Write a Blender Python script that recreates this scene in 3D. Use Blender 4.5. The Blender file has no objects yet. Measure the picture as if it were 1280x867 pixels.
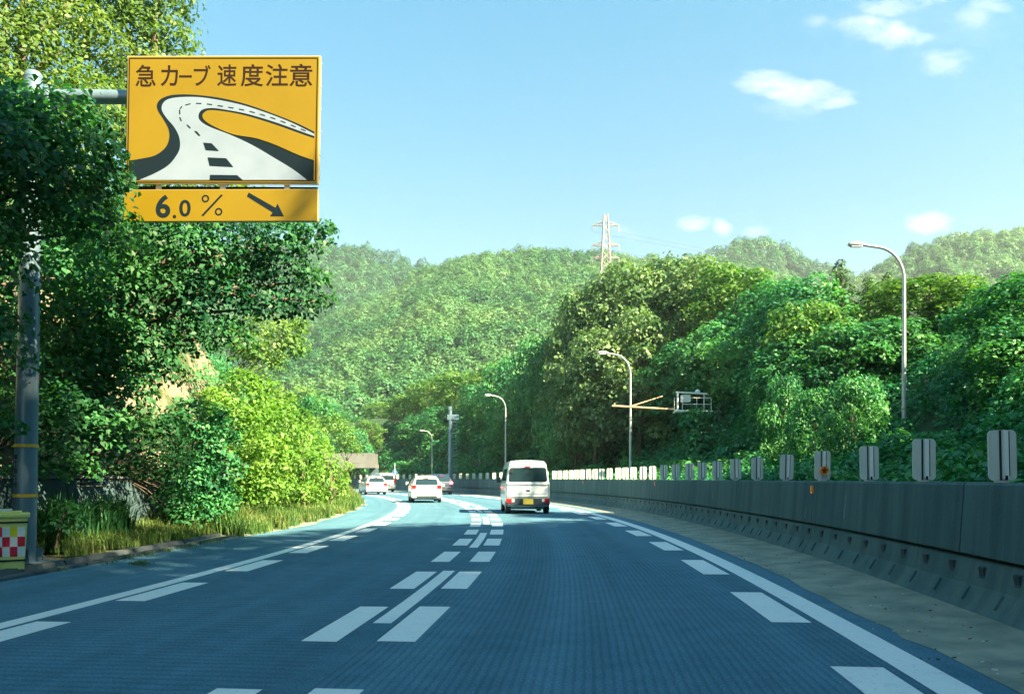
import bpy, bmesh, math, random
import numpy as np
from mathutils import Vector, Matrix, noise as mnoise
R_ = math.radians
random.seed(7)
scene = bpy.context.scene
col = scene.collection

# ------------------------------------------------------------------ camera, sky, sun, exposure
CAM_H = 1.25
cd = bpy.data.cameras.new('camera'); cam = bpy.data.objects.new('camera', cd); col.objects.link(cam)
cam.location = (0, 0, CAM_H); cam.rotation_euler = (R_(90), 0, 0)
cd.sensor_width = 36; cd.lens = 36 * 1000 / 1280; cd.shift_y = (598 - 433.5) / 1280
cd.clip_start = 0.05; cd.clip_end = 6000
scene.camera = cam

HAZE = 0.00028
SUN_AZ = 124.0      # degrees clockwise from +Y (towards +X)
SUN_EL = 39.0
sun_dir = Vector((math.sin(R_(SUN_AZ)) * math.cos(R_(SUN_EL)), math.cos(R_(SUN_AZ)) * math.cos(R_(SUN_EL)), math.sin(R_(SUN_EL))))
sl = bpy.data.lights.new('sun', 'SUN'); sun = bpy.data.objects.new('sun', sl); col.objects.link(sun)
sl.energy = 5.0; sl.angle = R_(0.55); sl.color = (1.0, 0.82, 0.51)
sun.rotation_euler = sun_dir.to_track_quat('Z', 'Y').to_euler(); sun.location = (0, 0, 60)

world = bpy.data.worlds.new('World'); scene.world = world; world.use_nodes = True
nt = world.node_tree; nt.nodes.clear()
N = lambda t, typ, **k: _n(t, typ, k)
def _n(t, typ, k):
    n = t.nodes.new(typ)
    for a, v in k.items(): setattr(n, a, v)
    return n
out = N(nt, 'ShaderNodeOutputWorld'); bg = N(nt, 'ShaderNodeBackground'); bg.inputs[1].default_value = 0.10
sky = N(nt, 'ShaderNodeTexSky', sky_type='NISHITA', sun_disc=False, sun_elevation=R_(SUN_EL), sun_rotation=R_(SUN_AZ))
sky.air_density = 1.0; sky.dust_density = 0.6; sky.ozone_density = 1.6
tc = N(nt, 'ShaderNodeTexCoord'); sep = N(nt, 'ShaderNodeSeparateXYZ')
nt.links.new(tc.outputs['Generated'], sep.inputs[0])
def wm(op, a, b=None, c=None, clamp=False):
    n = N(nt, 'ShaderNodeMath', operation=op, use_clamp=clamp)
    for i, v in enumerate((a, b, c)):
        if v is None: continue
        if isinstance(v, (int, float)): n.inputs[i].default_value = v
        else: nt.links.new(v, n.inputs[i])
    return n.outputs[0]
# cloud field in (x/y, z/y): the small fair-weather clouds ahead
ysafe = wm('MAXIMUM', sep.outputs[1], 0.05)
cu = wm('DIVIDE', sep.outputs[0], ysafe); cv = wm('DIVIDE', sep.outputs[2], ysafe)
cmb = N(nt, 'ShaderNodeCombineXYZ'); nt.links.new(wm('MULTIPLY', cu, 0.5), cmb.inputs[0]); nt.links.new(cv, cmb.inputs[1])
nz = N(nt, 'ShaderNodeTexNoise'); nz.inputs['Scale'].default_value = 22; nz.inputs['Detail'].default_value = 7; nz.inputs['Roughness'].default_value = .62
nt.links.new(cmb.outputs[0], nz.inputs['Vector'])
nzo = wm('SUBTRACT', nz.outputs[0], 0.5)
CLOUDS = [(965,104,40,13,1), (1005,118,52,15,1), (1040,127,26,8,.9), (1075,36,30,13,1), (1118,46,42,13,1), (1118,4,50,12,1), (1188,76,34,18,.75), (1215,18,20,12,.55),
          (1236,6,26,8,.7), (1018,24,14,8,.5), (1200,66,14,6,.6), (865,281,17,8,.9), (905,285,11,9,.9), (944,290,20,7,.85), (1165,278,27,10,.95), (775,292,22,9,.45), (985,128,40,22,.35), (1130,30,90,40,.18)]
acc = None
for (px, py, rx, ry, amp) in CLOUDS:
    u0 = (px - 640) / 1000; v0 = (598 - py) / 1000
    a = wm('DIVIDE', wm('SUBTRACT', cu, u0), rx / 1000 * 1.25); b = wm('DIVIDE', wm('SUBTRACT', cv, v0), ry / 1000 * 1.35)
    d2 = wm('ADD', wm('MULTIPLY', a, a), wm('MULTIPLY', b, b))
    g = wm('SUBTRACT', 0.9, d2)
    g = wm('ADD', g, wm('MULTIPLY', nzo, 6.0))
    g = wm('MULTIPLY', wm('MULTIPLY', g, 0.42, clamp=True), amp)
    acc = g if acc is None else wm('MAXIMUM', acc, g)
tint = N(nt, 'ShaderNodeMix', data_type='RGBA', blend_type='MULTIPLY'); tint.inputs[0].default_value = 1
nt.links.new(sky.outputs[0], tint.inputs[6])
tg = N(nt, 'ShaderNodeMix', data_type='RGBA'); nt.links.new(wm('MULTIPLY', sep.outputs[2], 1.9, clamp=True), tg.inputs[0])
tg.inputs[6].default_value = (0.48, 0.36, 0.265, 1); tg.inputs[7].default_value = (0.225, 0.50, 0.47, 1); nt.links.new(tg.outputs[2], tint.inputs[7])
cm = N(nt, 'ShaderNodeMix', data_type='RGBA')
fac = wm('MULTIPLY', acc, 0.66)
nt.links.new(fac, cm.inputs[0]); nt.links.new(tint.outputs[2], cm.inputs[6]); cm.inputs[7].default_value = (3.0, 2.8, 2.8, 1)
nt.links.new(cm.outputs[2], bg.inputs[0]); nt.links.new(bg.outputs[0], out.inputs[0])

vs = scene.view_settings
scene.display_settings.display_device = 'sRGB'
vs.view_transform = 'Standard'; vs.look = 'None'; vs.exposure = 2.68; vs.gamma = 1.0; vs.use_curve_mapping = False
scene.cycles.max_bounces = 6; scene.cycles.diffuse_bounces = 3; scene.cycles.transmission_bounces = 4; scene.cycles.volume_bounces = 0

# ------------------------------------------------------------------ helpers
def tag(o, label=None, cat=None, group=None, kind=None):
    if label: o['label'] = label
    if cat: o['category'] = cat
    if group: o['group'] = group
    if kind: o['kind'] = kind
    return o
def empty(name, loc, rz=0, label=None, cat=None, group=None):
    o = bpy.data.objects.new(name, None); col.objects.link(o)
    o.location = loc; o.rotation_euler = (0, 0, rz); o.empty_display_size = .2
    return tag(o, label, cat, group)
def copy_tree(o, parent=None):
    c = o.copy(); col.objects.link(c)
    if parent is not None: c.parent = parent
    for ch in list(o.children): copy_tree(ch, c)
    return c
class MB:
    def __init__(s): s.v = []; s.f = []; s.m = []
    def add(s, vs, fs, m=0):
        b = len(s.v); s.v += [tuple(p) for p in vs]
        s.f += [tuple(b + i for i in f) for f in fs]; s.m += [m] * len(fs)
    def box(s, c, d, m=0, rot=None, bev=0):
        x, y, z = d[0] / 2, d[1] / 2, d[2] / 2
        if bev:
            bm = bmesh.new(); bmesh.ops.create_cube(bm, size=1)
            for v in bm.verts: v.co = Vector((v.co.x * d[0], v.co.y * d[1], v.co.z * d[2]))
            bmesh.ops.bevel(bm, geom=list(bm.edges), offset=bev, segments=2, affect='EDGES', profile=.6)
            pts = [v.co.copy() for v in bm.verts]; fs = [[v.index for v in f.verts] for f in bm.faces]; bm.free()
        else:
            pts = [Vector((i * x, j * y, k * z)) for i in (-1, 1) for j in (-1, 1) for k in (-1, 1)]
            fs = [(0, 1, 3, 2), (4, 6, 7, 5), (0, 4, 5, 1), (2, 3, 7, 6), (0, 2, 6, 4), (1, 5, 7, 3)]
        if rot is not None: pts = [rot @ p for p in pts]
        s.add([p + Vector(c) for p in pts], fs, m)
    def tube(s, path, r, seg=8, m=0, cap=True):
        path = [Vector(p) for p in path]; n = len(path)
        rs = r if isinstance(r, (list, tuple)) else [r] * n
        vs = []; ref = None
        for i, p in enumerate(path):
            t = (path[min(i + 1, n - 1)] - path[max(i - 1, 0)]).normalized()
            if ref is None:
                ref = Vector((0, 0, 1)) if abs(t.z) < .9 else Vector((1, 0, 0))
            a = t.cross(ref).normalized(); b = a.cross(t).normalized(); ref = b
            for k in range(seg):
                an = 2 * math.pi * k / seg
                vs.append(p + (a * math.cos(an) + b * math.sin(an)) * rs[i])
        fs = [(i * seg + k, i * seg + (k + 1) % seg, (i + 1) * seg + (k + 1) % seg, (i + 1) * seg + k) for i in range(n - 1) for k in range(seg)]
        if cap: fs += [tuple(range(seg))[::-1], tuple((n - 1) * seg + k for k in range(seg))]
        s.add(vs, fs, m)
    def lathe(s, prof, c, axis='X', seg=20, m=0):
        vs = []; n = len(prof)
        for (t, r) in prof:
            for k in range(seg):
                a = 2 * math.pi * k / seg; u, w = r * math.cos(a), r * math.sin(a)
                q = {'X': (t, u, w), 'Y': (u, t, w), 'Z': (u, w, t)}[axis]
                vs.append(Vector(q) + Vector(c))
        fs = [(i * seg + k, i * seg + (k + 1) % seg, (i + 1) * seg + (k + 1) % seg, (i + 1) * seg + k) for i in range(n - 1) for k in range(seg)]
        fs += [tuple(range(seg))[::-1], tuple((n - 1) * seg + k for k in range(seg))]
        s.add(vs, fs, m)
    def prism(s, poly, d, m=0):      # poly of 3d points, extruded by vector d
        n = len(poly); P = [Vector(p) for p in poly]; D = Vector(d)
        s.add(P + [p + D for p in P], [tuple(range(n))[::-1], tuple(range(n, 2 * n))] + [(i, (i + 1) % n, n + (i + 1) % n, n + i) for i in range(n)], m)
    def build(s, name, mats, parent=None, smooth=False, sharp=35):
        me = bpy.data.meshes.new(name); me.from_pydata(s.v, [], s.f)
        if not isinstance(mats, (list, tuple)): mats = [mats]
        for m in mats: me.materials.append(m)
        me.polygons.foreach_set('material_index', s.m)
        bm = bmesh.new(); bm.from_mesh(me); bmesh.ops.recalc_face_normals(bm, faces=bm.faces); bm.to_mesh(me); bm.free()
        if smooth:
            me.polygons.foreach_set('use_smooth', [True] * len(me.polygons)); me.set_sharp_from_angle(angle=R_(sharp))
        me.update()
        o = bpy.data.objects.new(name, me); col.objects.link(o)
        if parent is not None: o.parent = parent
        return o
def P(px, py, Y):
    return Vector(((px - 640) / 1000 * Y, Y, CAM_H + (598 - py) / 1000 * Y))

# ---- road coordinates: circle of 135 m, apex abeam at y = 18.2 ; x0 = lateral place at the apex
RC = 135.0; AY = 18.2
def rp(s, x0, z=0.0):
    t = s / RC
    return Vector((-RC + (RC + x0) * math.cos(t), AY + (RC + x0) * math.sin(t), z))
def s_of_y(y, x0=0): return RC * math.asin(max(-1, min(1, (y - AY) / (RC + x0))))
def xs_of(pt):
    dx, dy = pt[0] + RC, pt[1] - AY
    return RC * math.atan2(dy, dx), math.hypot(dx, dy) - RC
LINE_L, LINE_C, LINE_R = -3.84, -0.65, 3.27
def lerp_tab(tab, s):
    if s <= tab[0][0]: return tab[0][1]
    for (a, u), (b, v) in zip(tab, tab[1:]):
        if s <= b: return u + (v - u) * (s - a) / (b - a)
    return tab[-1][1]
BTAB = [(-40, 1.1), (-12, 1.35), (-6, 1.6), (10, 1.95), (27, 1.75), (45, 1.65), (220, 1.6)]
def bar_x(s): return 3.18 + lerp_tab(BTAB, s)
CURB = -5.93
WALL = -7.98

# ------------------------------------------------------------------ materials
def mat(name, color=(.5, .5, .5), rough=.6, metal=0, spec=.5, emit=None, estr=0, coat=0):
    m = bpy.data.materials.new(name); m.use_nodes = True
    b = m.node_tree.nodes['Principled BSDF']
    b.inputs['Base Color'].default_value = (*color, 1); b.inputs['Roughness'].default_value = rough
    b.inputs['Metallic'].default_value = metal; b.inputs['Specular IOR Level'].default_value = spec
    b.inputs['Coat Weight'].default_value = coat
    if emit: b.inputs['Emission Color'].default_value = (*emit, 1); b.inputs['Emission Strength'].default_value = estr
    return m
def ramp(t, fac, stops):
    r = t.nodes.new('ShaderNodeValToRGB')
    while len(r.color_ramp.elements) < len(stops): r.color_ramp.elements.new(.5)
    for e, (p, c) in zip(r.color_ramp.elements, stops): e.position = p; e.color = (*c, 1) if len(c) == 3 else c
    t.links.new(fac, r.inputs[0]); return r.outputs[0]
def noise(t, scale, detail=5, rough=.55, vec=None, stretch=None):
    n = t.nodes.new('ShaderNodeTexNoise'); n.inputs['Scale'].default_value = scale; n.inputs['Detail'].default_value = detail; n.inputs['Roughness'].default_value = rough
    if vec is None: vec = t.nodes.new('ShaderNodeTexCoord').outputs['Object']
    if stretch:
        mp = t.nodes.new('ShaderNodeMapping'); mp.inputs['Scale'].default_value = stretch; t.links.new(vec, mp.inputs[0]); vec = mp.outputs[0]
    t.links.new(vec, n.inputs['Vector']); return n.outputs[0]
def tmix(t, a, b, f, blend='MIX'):
    n = t.nodes.new('ShaderNodeMix'); n.data_type = 'RGBA'; n.blend_type = blend
    for i, v in ((0, f), (6, a), (7, b)):
        if isinstance(v, (int, float)): n.inputs[i].default_value = v
        elif isinstance(v, tuple): n.inputs[i].default_value = (*v, 1)
        else: t.links.new(v, n.inputs[i])
    return n.outputs[2]
def tmath(t, op, a, b=None, clamp=False):
    n = t.nodes.new('ShaderNodeMath'); n.operation = op; n.use_clamp = clamp
    for i, v in enumerate((a, b)):
        if v is None: continue
        if isinstance(v, (int, float)): n.inputs[i].default_value = v
        else: t.links.new(v, n.inputs[i])
    return n.outputs[0]
def bump(t, h, dist, strength=1.0):
    b = t.nodes.new('ShaderNodeBump'); b.inputs['Distance'].default_value = dist; b.inputs['Strength'].default_value = strength
    t.links.new(h, b.inputs['Height']); t.links.new(b.outputs[0], t.nodes['Principled BSDF'].inputs['Normal'])
def noisy(name, c1, c2, scale, rough=.7, stretch=None, spec=.3, bmp=0, metal=0, lo=.35, hi=.65):
    m = mat(name, c1, rough, metal, spec); t = m.node_tree
    f = noise(t, scale, stretch=stretch)
    t.links.new(ramp(t, f, [(lo, c1), (hi, c2)]), t.nodes['Principled BSDF'].inputs['Base Color'])
    if bmp: bump(t, noise(t, scale * 4), bmp)
    return m
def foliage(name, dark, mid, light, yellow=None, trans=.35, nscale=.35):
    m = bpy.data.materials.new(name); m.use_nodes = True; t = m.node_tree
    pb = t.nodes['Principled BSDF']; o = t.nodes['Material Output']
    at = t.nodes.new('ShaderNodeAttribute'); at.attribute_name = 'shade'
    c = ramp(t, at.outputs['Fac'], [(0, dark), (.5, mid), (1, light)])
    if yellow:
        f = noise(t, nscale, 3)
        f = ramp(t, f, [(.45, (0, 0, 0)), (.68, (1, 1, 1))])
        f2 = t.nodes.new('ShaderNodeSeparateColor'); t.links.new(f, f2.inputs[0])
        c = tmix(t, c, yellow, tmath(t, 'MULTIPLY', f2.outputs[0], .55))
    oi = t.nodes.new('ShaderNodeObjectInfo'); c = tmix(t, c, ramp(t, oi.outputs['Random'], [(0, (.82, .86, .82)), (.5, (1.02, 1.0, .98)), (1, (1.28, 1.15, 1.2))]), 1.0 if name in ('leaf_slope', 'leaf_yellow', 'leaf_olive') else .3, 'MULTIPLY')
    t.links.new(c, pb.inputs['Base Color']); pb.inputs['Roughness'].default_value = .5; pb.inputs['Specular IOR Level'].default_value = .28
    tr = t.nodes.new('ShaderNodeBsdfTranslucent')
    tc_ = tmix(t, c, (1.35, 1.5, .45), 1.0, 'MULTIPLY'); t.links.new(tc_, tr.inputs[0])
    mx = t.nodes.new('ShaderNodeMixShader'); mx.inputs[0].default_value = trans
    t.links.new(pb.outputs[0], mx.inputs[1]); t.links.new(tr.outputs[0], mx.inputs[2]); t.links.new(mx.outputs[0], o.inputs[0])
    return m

M = {}
M['bark'] = noisy('bark', (.07, .055, .04), (.16, .13, .1), 6, .9, stretch=(1, 1, .2), bmp=.02)
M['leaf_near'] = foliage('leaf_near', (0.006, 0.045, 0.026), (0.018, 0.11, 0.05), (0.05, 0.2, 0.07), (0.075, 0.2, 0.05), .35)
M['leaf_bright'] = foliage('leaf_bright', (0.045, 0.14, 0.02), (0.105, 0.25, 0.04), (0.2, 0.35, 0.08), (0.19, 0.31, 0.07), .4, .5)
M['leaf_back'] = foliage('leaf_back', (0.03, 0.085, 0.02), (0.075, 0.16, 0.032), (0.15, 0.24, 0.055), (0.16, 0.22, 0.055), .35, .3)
M['leaf_slope'] = foliage('leaf_slope', (0.012, 0.083, 0.046), (0.032, 0.179, 0.080), (0.070, 0.269, 0.090), (0.120, 0.282, 0.065), .3, .22)
M['leaf_olive'] = foliage('leaf_olive', (0.028, 0.09, 0.035), (0.08, 0.175, 0.07), (0.17, 0.275, 0.12), (0.14, 0.24, 0.09), .3, .3)
M['leaf_yellow'] = foliage('leaf_yellow', (0.025, 0.1, 0.022), (0.07, 0.19, 0.042), (0.15, 0.27, 0.075), (0.155, 0.25, 0.07), .35, .3)
M['leaf_conifer'] = foliage('leaf_conifer', (.02, .07, .03), (.05, .13, .045), (.12, .2, .06), None, .2)
M['leaf_hill'] = foliage('leaf_hill', (0.014, 0.085, 0.04), (0.046, 0.165, 0.065), (0.115, 0.24, 0.09), (0.13, 0.23, 0.09), .2, .03)
M['leaf_hill_far'] = foliage('leaf_hill_far', (0.01, 0.075, 0.038), (0.026, 0.135, 0.055), (0.055, 0.18, 0.07), (0.065, 0.17, 0.065), .15, .02)
M['vine'] = foliage('vine', (0.010, 0.090, 0.052), (0.028, 0.192, 0.093), (0.065, 0.300, 0.110), (0.120, 0.300, 0.077), .3, .35)
M['grass'] = foliage('grass', (.03, .085, .025), (.075, .17, .045), (.15, .24, .07), (.19, .21, .08), .35, .8)
M['soil'] = noisy('soil', (.05, .06, .03), (.10, .10, .055), 1.5, .95, bmp=.03)
M['forest_floor'] = noisy('forest_floor', (.015, .045, .02), (.03, .07, .025), .4, .95)
M['ground'] = noisy('ground', (.03, .06, .025), (.06, .09, .03), .05, .95)
M['rock'] = noisy('rock', (.30, .26, .2), (.46, .41, .33), .8, .9, bmp=.08)
M['sand'] = noisy('sand', (.14, .175, .155), (.27, .29, .24), 2.2, .95, bmp=.006)
M['white_paint'] = mat('white_paint', (.66, .72, .76), .3, coat=.6)  # van white, brightened to offset the shade it stands in
M['white_paint_sunlit'] = mat('white_paint_sunlit', (.48, .48, .46), .3, coat=.6)  # the same white toned down for the cars standing in the sun
M['dark_paint'] = mat('dark_paint', (.02, .03, .06), .25, coat=.6)
M['black_plastic'] = mat('black_plastic', (.02, .035, .05), .5)
M['rubber'] = noisy('rubber', (.018, .018, .02), (.03, .03, .032), 20, .85)
M['rim'] = mat('rim', (.35, .36, .38), .35, .8)
M['glass'] = mat('glass', (.012, .03, .04), .04, spec=.8)
M['tail_red'] = mat('tail_red', (.5, .015, .02), .2)
M['brake'] = mat('brake', (.6, .02, .03), .25, emit=(1, .05, .06), estr=3.5)
M['lamp_clear'] = mat('lamp_clear', (.6, .6, .6), .15)
M['plate_yellow'] = mat('plate_yellow', (.8, .6, .08), .45)
M['plate_white'] = mat('plate_white', (.75, .78, .75), .45)
M['galv'] = noisy('galv', (.33, .37, .40), (.44, .48, .5), 7, .45, spec=.5, metal=.35)
M['steel_blue'] = noisy('steel_blue', (.13, .21, .27), (.18, .27, .33), 5, .4, stretch=(1, 1, .3), metal=.4)
M['pylon'] = mat('pylon', (.34, .31, .31), .6, .1)
M['rail_white'] = mat('rail_white', (.75, .78, .76), .5)
M['warm_lit_beam'] = noisy('warm_lit_beam', (.45, .25, .13), (.6, .45, .3), 3, .6)  # reddish light falling on the boom, put into its colour
M['cable'] = mat('cable', (.12, .13, .15), .6)
M['orange'] = mat('orange', (.85, .22, .02), .35)
M['board_grey'] = noisy('board_grey', (.50, .54, .52), (.60, .62, .58), 6, .5, stretch=(1, 1, .3))
M['board_white'] = mat('board_white', (.78, .8, .78), .4)
M['lime'] = mat('lime', (.16, .28, .32), .9)
M['black'] = mat('black', (.012, .014, .02), .5)
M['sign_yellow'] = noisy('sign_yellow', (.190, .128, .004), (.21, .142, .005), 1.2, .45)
M['sign_frame'] = mat('sign_frame', (.55, .42, .2), .5, .2)
M['sign_navy'] = mat('sign_navy', (.005, .014, .022), .9, spec=.1)
M['sign_text'] = mat('sign_text', (.020, .010, .008), .9, spec=.1)
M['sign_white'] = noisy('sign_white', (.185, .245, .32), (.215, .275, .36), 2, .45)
M['bin_yellow'] = noisy('bin_yellow', (.62, .62, .18), (.72, .70, .24), 3, .55)
M['red'] = mat('red', (.75, .02, .05), .35)
M['retro_white'] = mat('retro_white', (.72, .74, .72), .4)
M['retro_yellow'] = mat('retro_yellow', (.8, .62, .02), .4)
M['band'] = mat('band', (.75, .42, .03), .5)
M['concrete_pale'] = noisy('concrete_pale', (.11, .12, .12), (.16, .165, .16), .8, .85, stretch=(1, 1, .35), bmp=.01)
M['sign_blue'] = mat('sign_blue', (.05, .16, .3), .5)

def concrete(name, c1, c2, c3, grime=.75):
    m = mat(name, c1, .85, spec=.25); t = m.node_tree
    a = noise(t, .9, 6); base = ramp(t, a, [(.3, c1), (.7, c2)])
    st = noise(t, 1.0, 5, .6, stretch=(3.2, 3.2, .12))
    st = ramp(t, st, [(.42, (0, 0, 0)), (.62, (1, 1, 1))])
    sc = t.nodes.new('ShaderNodeSeparateColor'); t.links.new(st, sc.inputs[0])
    c = tmix(t, base, c3, tmath(t, 'MULTIPLY', sc.outputs[0], grime))
    f = noise(t, 40, 3)
    c = tmix(t, c, tmix(t, c, (.55, .55, .55), 1.0, 'MULTIPLY'), tmath(t, 'MULTIPLY', f, .5))
    t.links.new(c, t.nodes['Principled BSDF'].inputs['Base Color']); bump(t, noise(t, 25, 5), .004)
    return m
M['barrier'] = concrete('barrier', (.06, .13, .15), (.085, .165, .175), (.035, .085, .10))
M['barrier_low'] = concrete('barrier_low', (.07, .145, .16), (.10, .18, .185), (.045, .10, .115))
M['wall'] = concrete('wall', (.05, .10, .12), (.08, .14, .155), (.03, .065, .08), .7)

def asphalt():
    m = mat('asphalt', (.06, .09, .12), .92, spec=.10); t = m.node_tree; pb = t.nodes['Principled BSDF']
    uv = t.nodes.new('ShaderNodeUVMap').outputs[0]; sx = t.nodes.new('ShaderNodeSeparateXYZ'); t.links.new(uv, sx.inputs[0])
    u, v = sx.outputs[0], sx.outputs[1]
    big = noise(t, .35, 5, .6); fine = noise(t, 55, 4, .7); mid = noise(t, 4, 5, .6)
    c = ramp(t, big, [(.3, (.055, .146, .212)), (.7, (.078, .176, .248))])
    c = tmix(t, c, ramp(t, fine, [(.3, (.45, .45, .45)), (.75, (1.6, 1.6, 1.6))]), .75, 'MULTIPLY')
    c = tmix(t, c, ramp(t, mid, [(.3, (.85, .85, .85)), (.7, (1.12, 1.12, 1.12))]), .8, 'MULTIPLY')
    # streaks along the wheel paths
    stv = noise(t, 1.0, 4, .6, vec=uv, stretch=(1.6, .035, 1))
    c = tmix(t, c, ramp(t, stv, [(.35, (.86, .86, .86)), (.65, (1.13, 1.13, 1.13))]), .9, 'MULTIPLY')
    tr = tmath(t, 'ABSOLUTE', tmath(t, 'SUBTRACT', tmath(t, 'ABSOLUTE', tmath(t, 'SUBTRACT', u, 1.2)), .78))
    c = tmix(t, c, ramp(t, tr, [(.1, (.86, .87, .88)), (.5, (1.05, 1.05, 1.05))]), .8, 'MULTIPLY')
    oil = noise(t, 1.0, 6, .7, vec=uv, stretch=(.9, .5, 1)); c = tmix(t, c, ramp(t, oil, [(.60, (1, 1, 1)), (.72, (.72, .74, .76))]), .8, 'MULTIPLY')
    # lengthwise grooves cut in the right lane, cross scoring in the left one
    wob = noise(t, 1.5, 2, vec=uv)
    g = tmath(t, 'SINE', tmath(t, 'ADD', tmath(t, 'MULTIPLY', u, 2 * math.pi / .062), tmath(t, 'MULTIPLY', wob, 2.0)))
    g = tmath(t, 'MULTIPLY', tmath(t, 'ADD', g, 1), .5)
    g2 = tmath(t, 'SINE', tmath(t, 'ADD', tmath(t, 'MULTIPLY', v, 2 * math.pi / .11), tmath(t, 'MULTIPLY', wob, 5.0)))
    g2 = tmath(t, 'MULTIPLY', tmath(t, 'ADD', g2, 1), .5)
    right = tmath(t, 'GREATER_THAN', u, LINE_C + .1); right = tmath(t, 'MULTIPLY', right, tmath(t, 'LESS_THAN', u, LINE_R - .15))
    left = tmath(t, 'MULTIPLY', tmath(t, 'LESS_THAN', u, LINE_C - .1), tmath(t, 'GREATER_THAN', u, LINE_L + .15))
    gg = tmix(t, (1, 1, 1), ramp(t, g, [(.1, (.88, .89, .90)), (.55, (1.10, 1.10, 1.10))]), right)
    gl = tmix(t, (1, 1, 1), ramp(t, g2, [(.1, (.86, .86, .86)), (.6, (1.04, 1.04, 1.04))]), left)
    c = tmix(t, c, gg, 1.0, 'MULTIPLY'); c = tmix(t, c, gl, 1.0, 'MULTIPLY')
    t.links.new(c, pb.inputs['Base Color'])
    h = tmath(t, 'ADD', tmath(t, 'MULTIPLY', fine, .6), tmath(t, 'MULTIPLY', tmath(t, 'MULTIPLY', g, right), .5))
    bump(t, h, .004, .8)
    return m
M['asphalt'] = asphalt()
def marking():
    m = mat('marking_white', (.7, .76, .82), .6); t = m.node_tree; pb = t.nodes['Principled BSDF']
    w = noise(t, 30, 6, .75); w2 = noise(t, 1.2, 4)
    c = tmix(t, (.72, .76, .78), (.60, .65, .69), w2)
    c = tmix(t, c, ramp(t, w, [(.30, (.30, .38, .45)), (.42, (1, 1, 1))]), 1.0, 'MULTIPLY')
    w3 = noise(t, 5, 6, .75); c = tmix(t, c, ramp(t, w3, [(.55, (1, 1, 1)), (.75, (.72, .76, .8))]), 1.0, 'MULTIPLY')
    t.links.new(c, pb.inputs['Base Color']); return m
M['marking'] = marking()

# ------------------------------------------------------------------ leaves (numpy)
rng = np.random.default_rng(11)
def np_mesh(name, V, F4, mats, shade=None, parent=None):
    me = bpy.data.meshes.new(name); n = len(V); k = len(F4)
    me.vertices.add(n); me.vertices.foreach_set('co', np.ascontiguousarray(V, dtype=np.float32).ravel())
    me.loops.add(k * 4); me.loops.foreach_set('vertex_index', np.ascontiguousarray(F4, dtype=np.int32).ravel())
    me.polygons.add(k); me.polygons.foreach_set('loop_start', np.arange(0, 4 * k, 4, dtype=np.int32))
    me.update(calc_edges=True)
    if shade is not None:
        a = me.attributes.new('shade', 'FLOAT', 'POINT'); a.data.foreach_set('value', np.ascontiguousarray(shade, dtype=np.float32))
    for m in (mats if isinstance(mats, (list, tuple)) else [mats]): me.materials.append(m)
    o = bpy.data.objects.new(name, me); col.objects.link(o)
    if parent is not None: o.parent = parent
    return o
def nrm(a): return a / (np.linalg.norm(a, axis=1, keepdims=True) + 1e-9)
def leaf_quads(C, Nn, size, shade, aspect=.55, fold=.18, droop=.3):
    n = len(C); T = nrm(np.cross(Nn, rng.normal(size=(n, 3)))); T[:, 2] -= droop; T = nrm(T)
    B = nrm(np.cross(Nn, T)); sz = (size * rng.uniform(.6, 1.35, n))[:, None] if np.isscalar(size) else (size * rng.uniform(.7, 1.3, n))[:, None]
    a = C - T * sz * .5; c = C + T * sz * .5
    b = C + B * sz * aspect * .5 + Nn * sz * fold - T * sz * .08; d = C - B * sz * aspect * .5 + Nn * sz * fold * .6 - T * sz * .08
    V = np.stack([a, b, c, d], 1).reshape(-1, 3); F = np.arange(4 * n).reshape(-1, 4)
    return V, F, np.repeat(shade, 4)
def cloud(clumps, dens, size, up=.45, shell=.5, aspect=.55, squash=.8, jit=.75, droop=.3, shade_j=.22, maxn=20000, tone=None):
    Vs, Fs, Ss, off = [], [], [], 0
    for (c, r) in clumps:
        r3 = np.array([r, r, r * squash]) if np.isscalar(r) else np.array(r)
        n = int(min(maxn, dens * 4 * math.pi * (r3[0] * r3[2]) / (size * size) )); n = max(n, 6)
        d = nrm(rng.normal(size=(n, 3))); d[:, 2] = np.where(d[:, 2] < -.45, -d[:, 2] * .6, d[:, 2]); d = nrm(d)
        rad = shell + (1 - shell) * rng.random(n) ** .6; 
        wob = 1 + .22 * np.sin(d[:, 0] * 5 + c[0] * 3) * np.cos(d[:, 1] * 4 + c[1] * 2 + d[:, 2] * 5)
        C = np.array(c) + d * r3 * (rad * wob)[:, None]
        Nn = nrm(d * .75 + np.array([0, 0, up]) + rng.normal(size=(n, 3)) * jit * .5)
        base = rng.uniform(.18, .78) if tone is None else tone(c) + rng.uniform(-.24, .24)
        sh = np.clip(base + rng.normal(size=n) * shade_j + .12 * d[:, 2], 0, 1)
        V, F, S = leaf_quads(C, Nn, size, sh, aspect, droop=droop)
        Vs.append(V); Fs.append(F + off); Ss.append(S); off += len(V)
    return np.concatenate(Vs), np.concatenate(Fs), np.concatenate(Ss)
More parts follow.
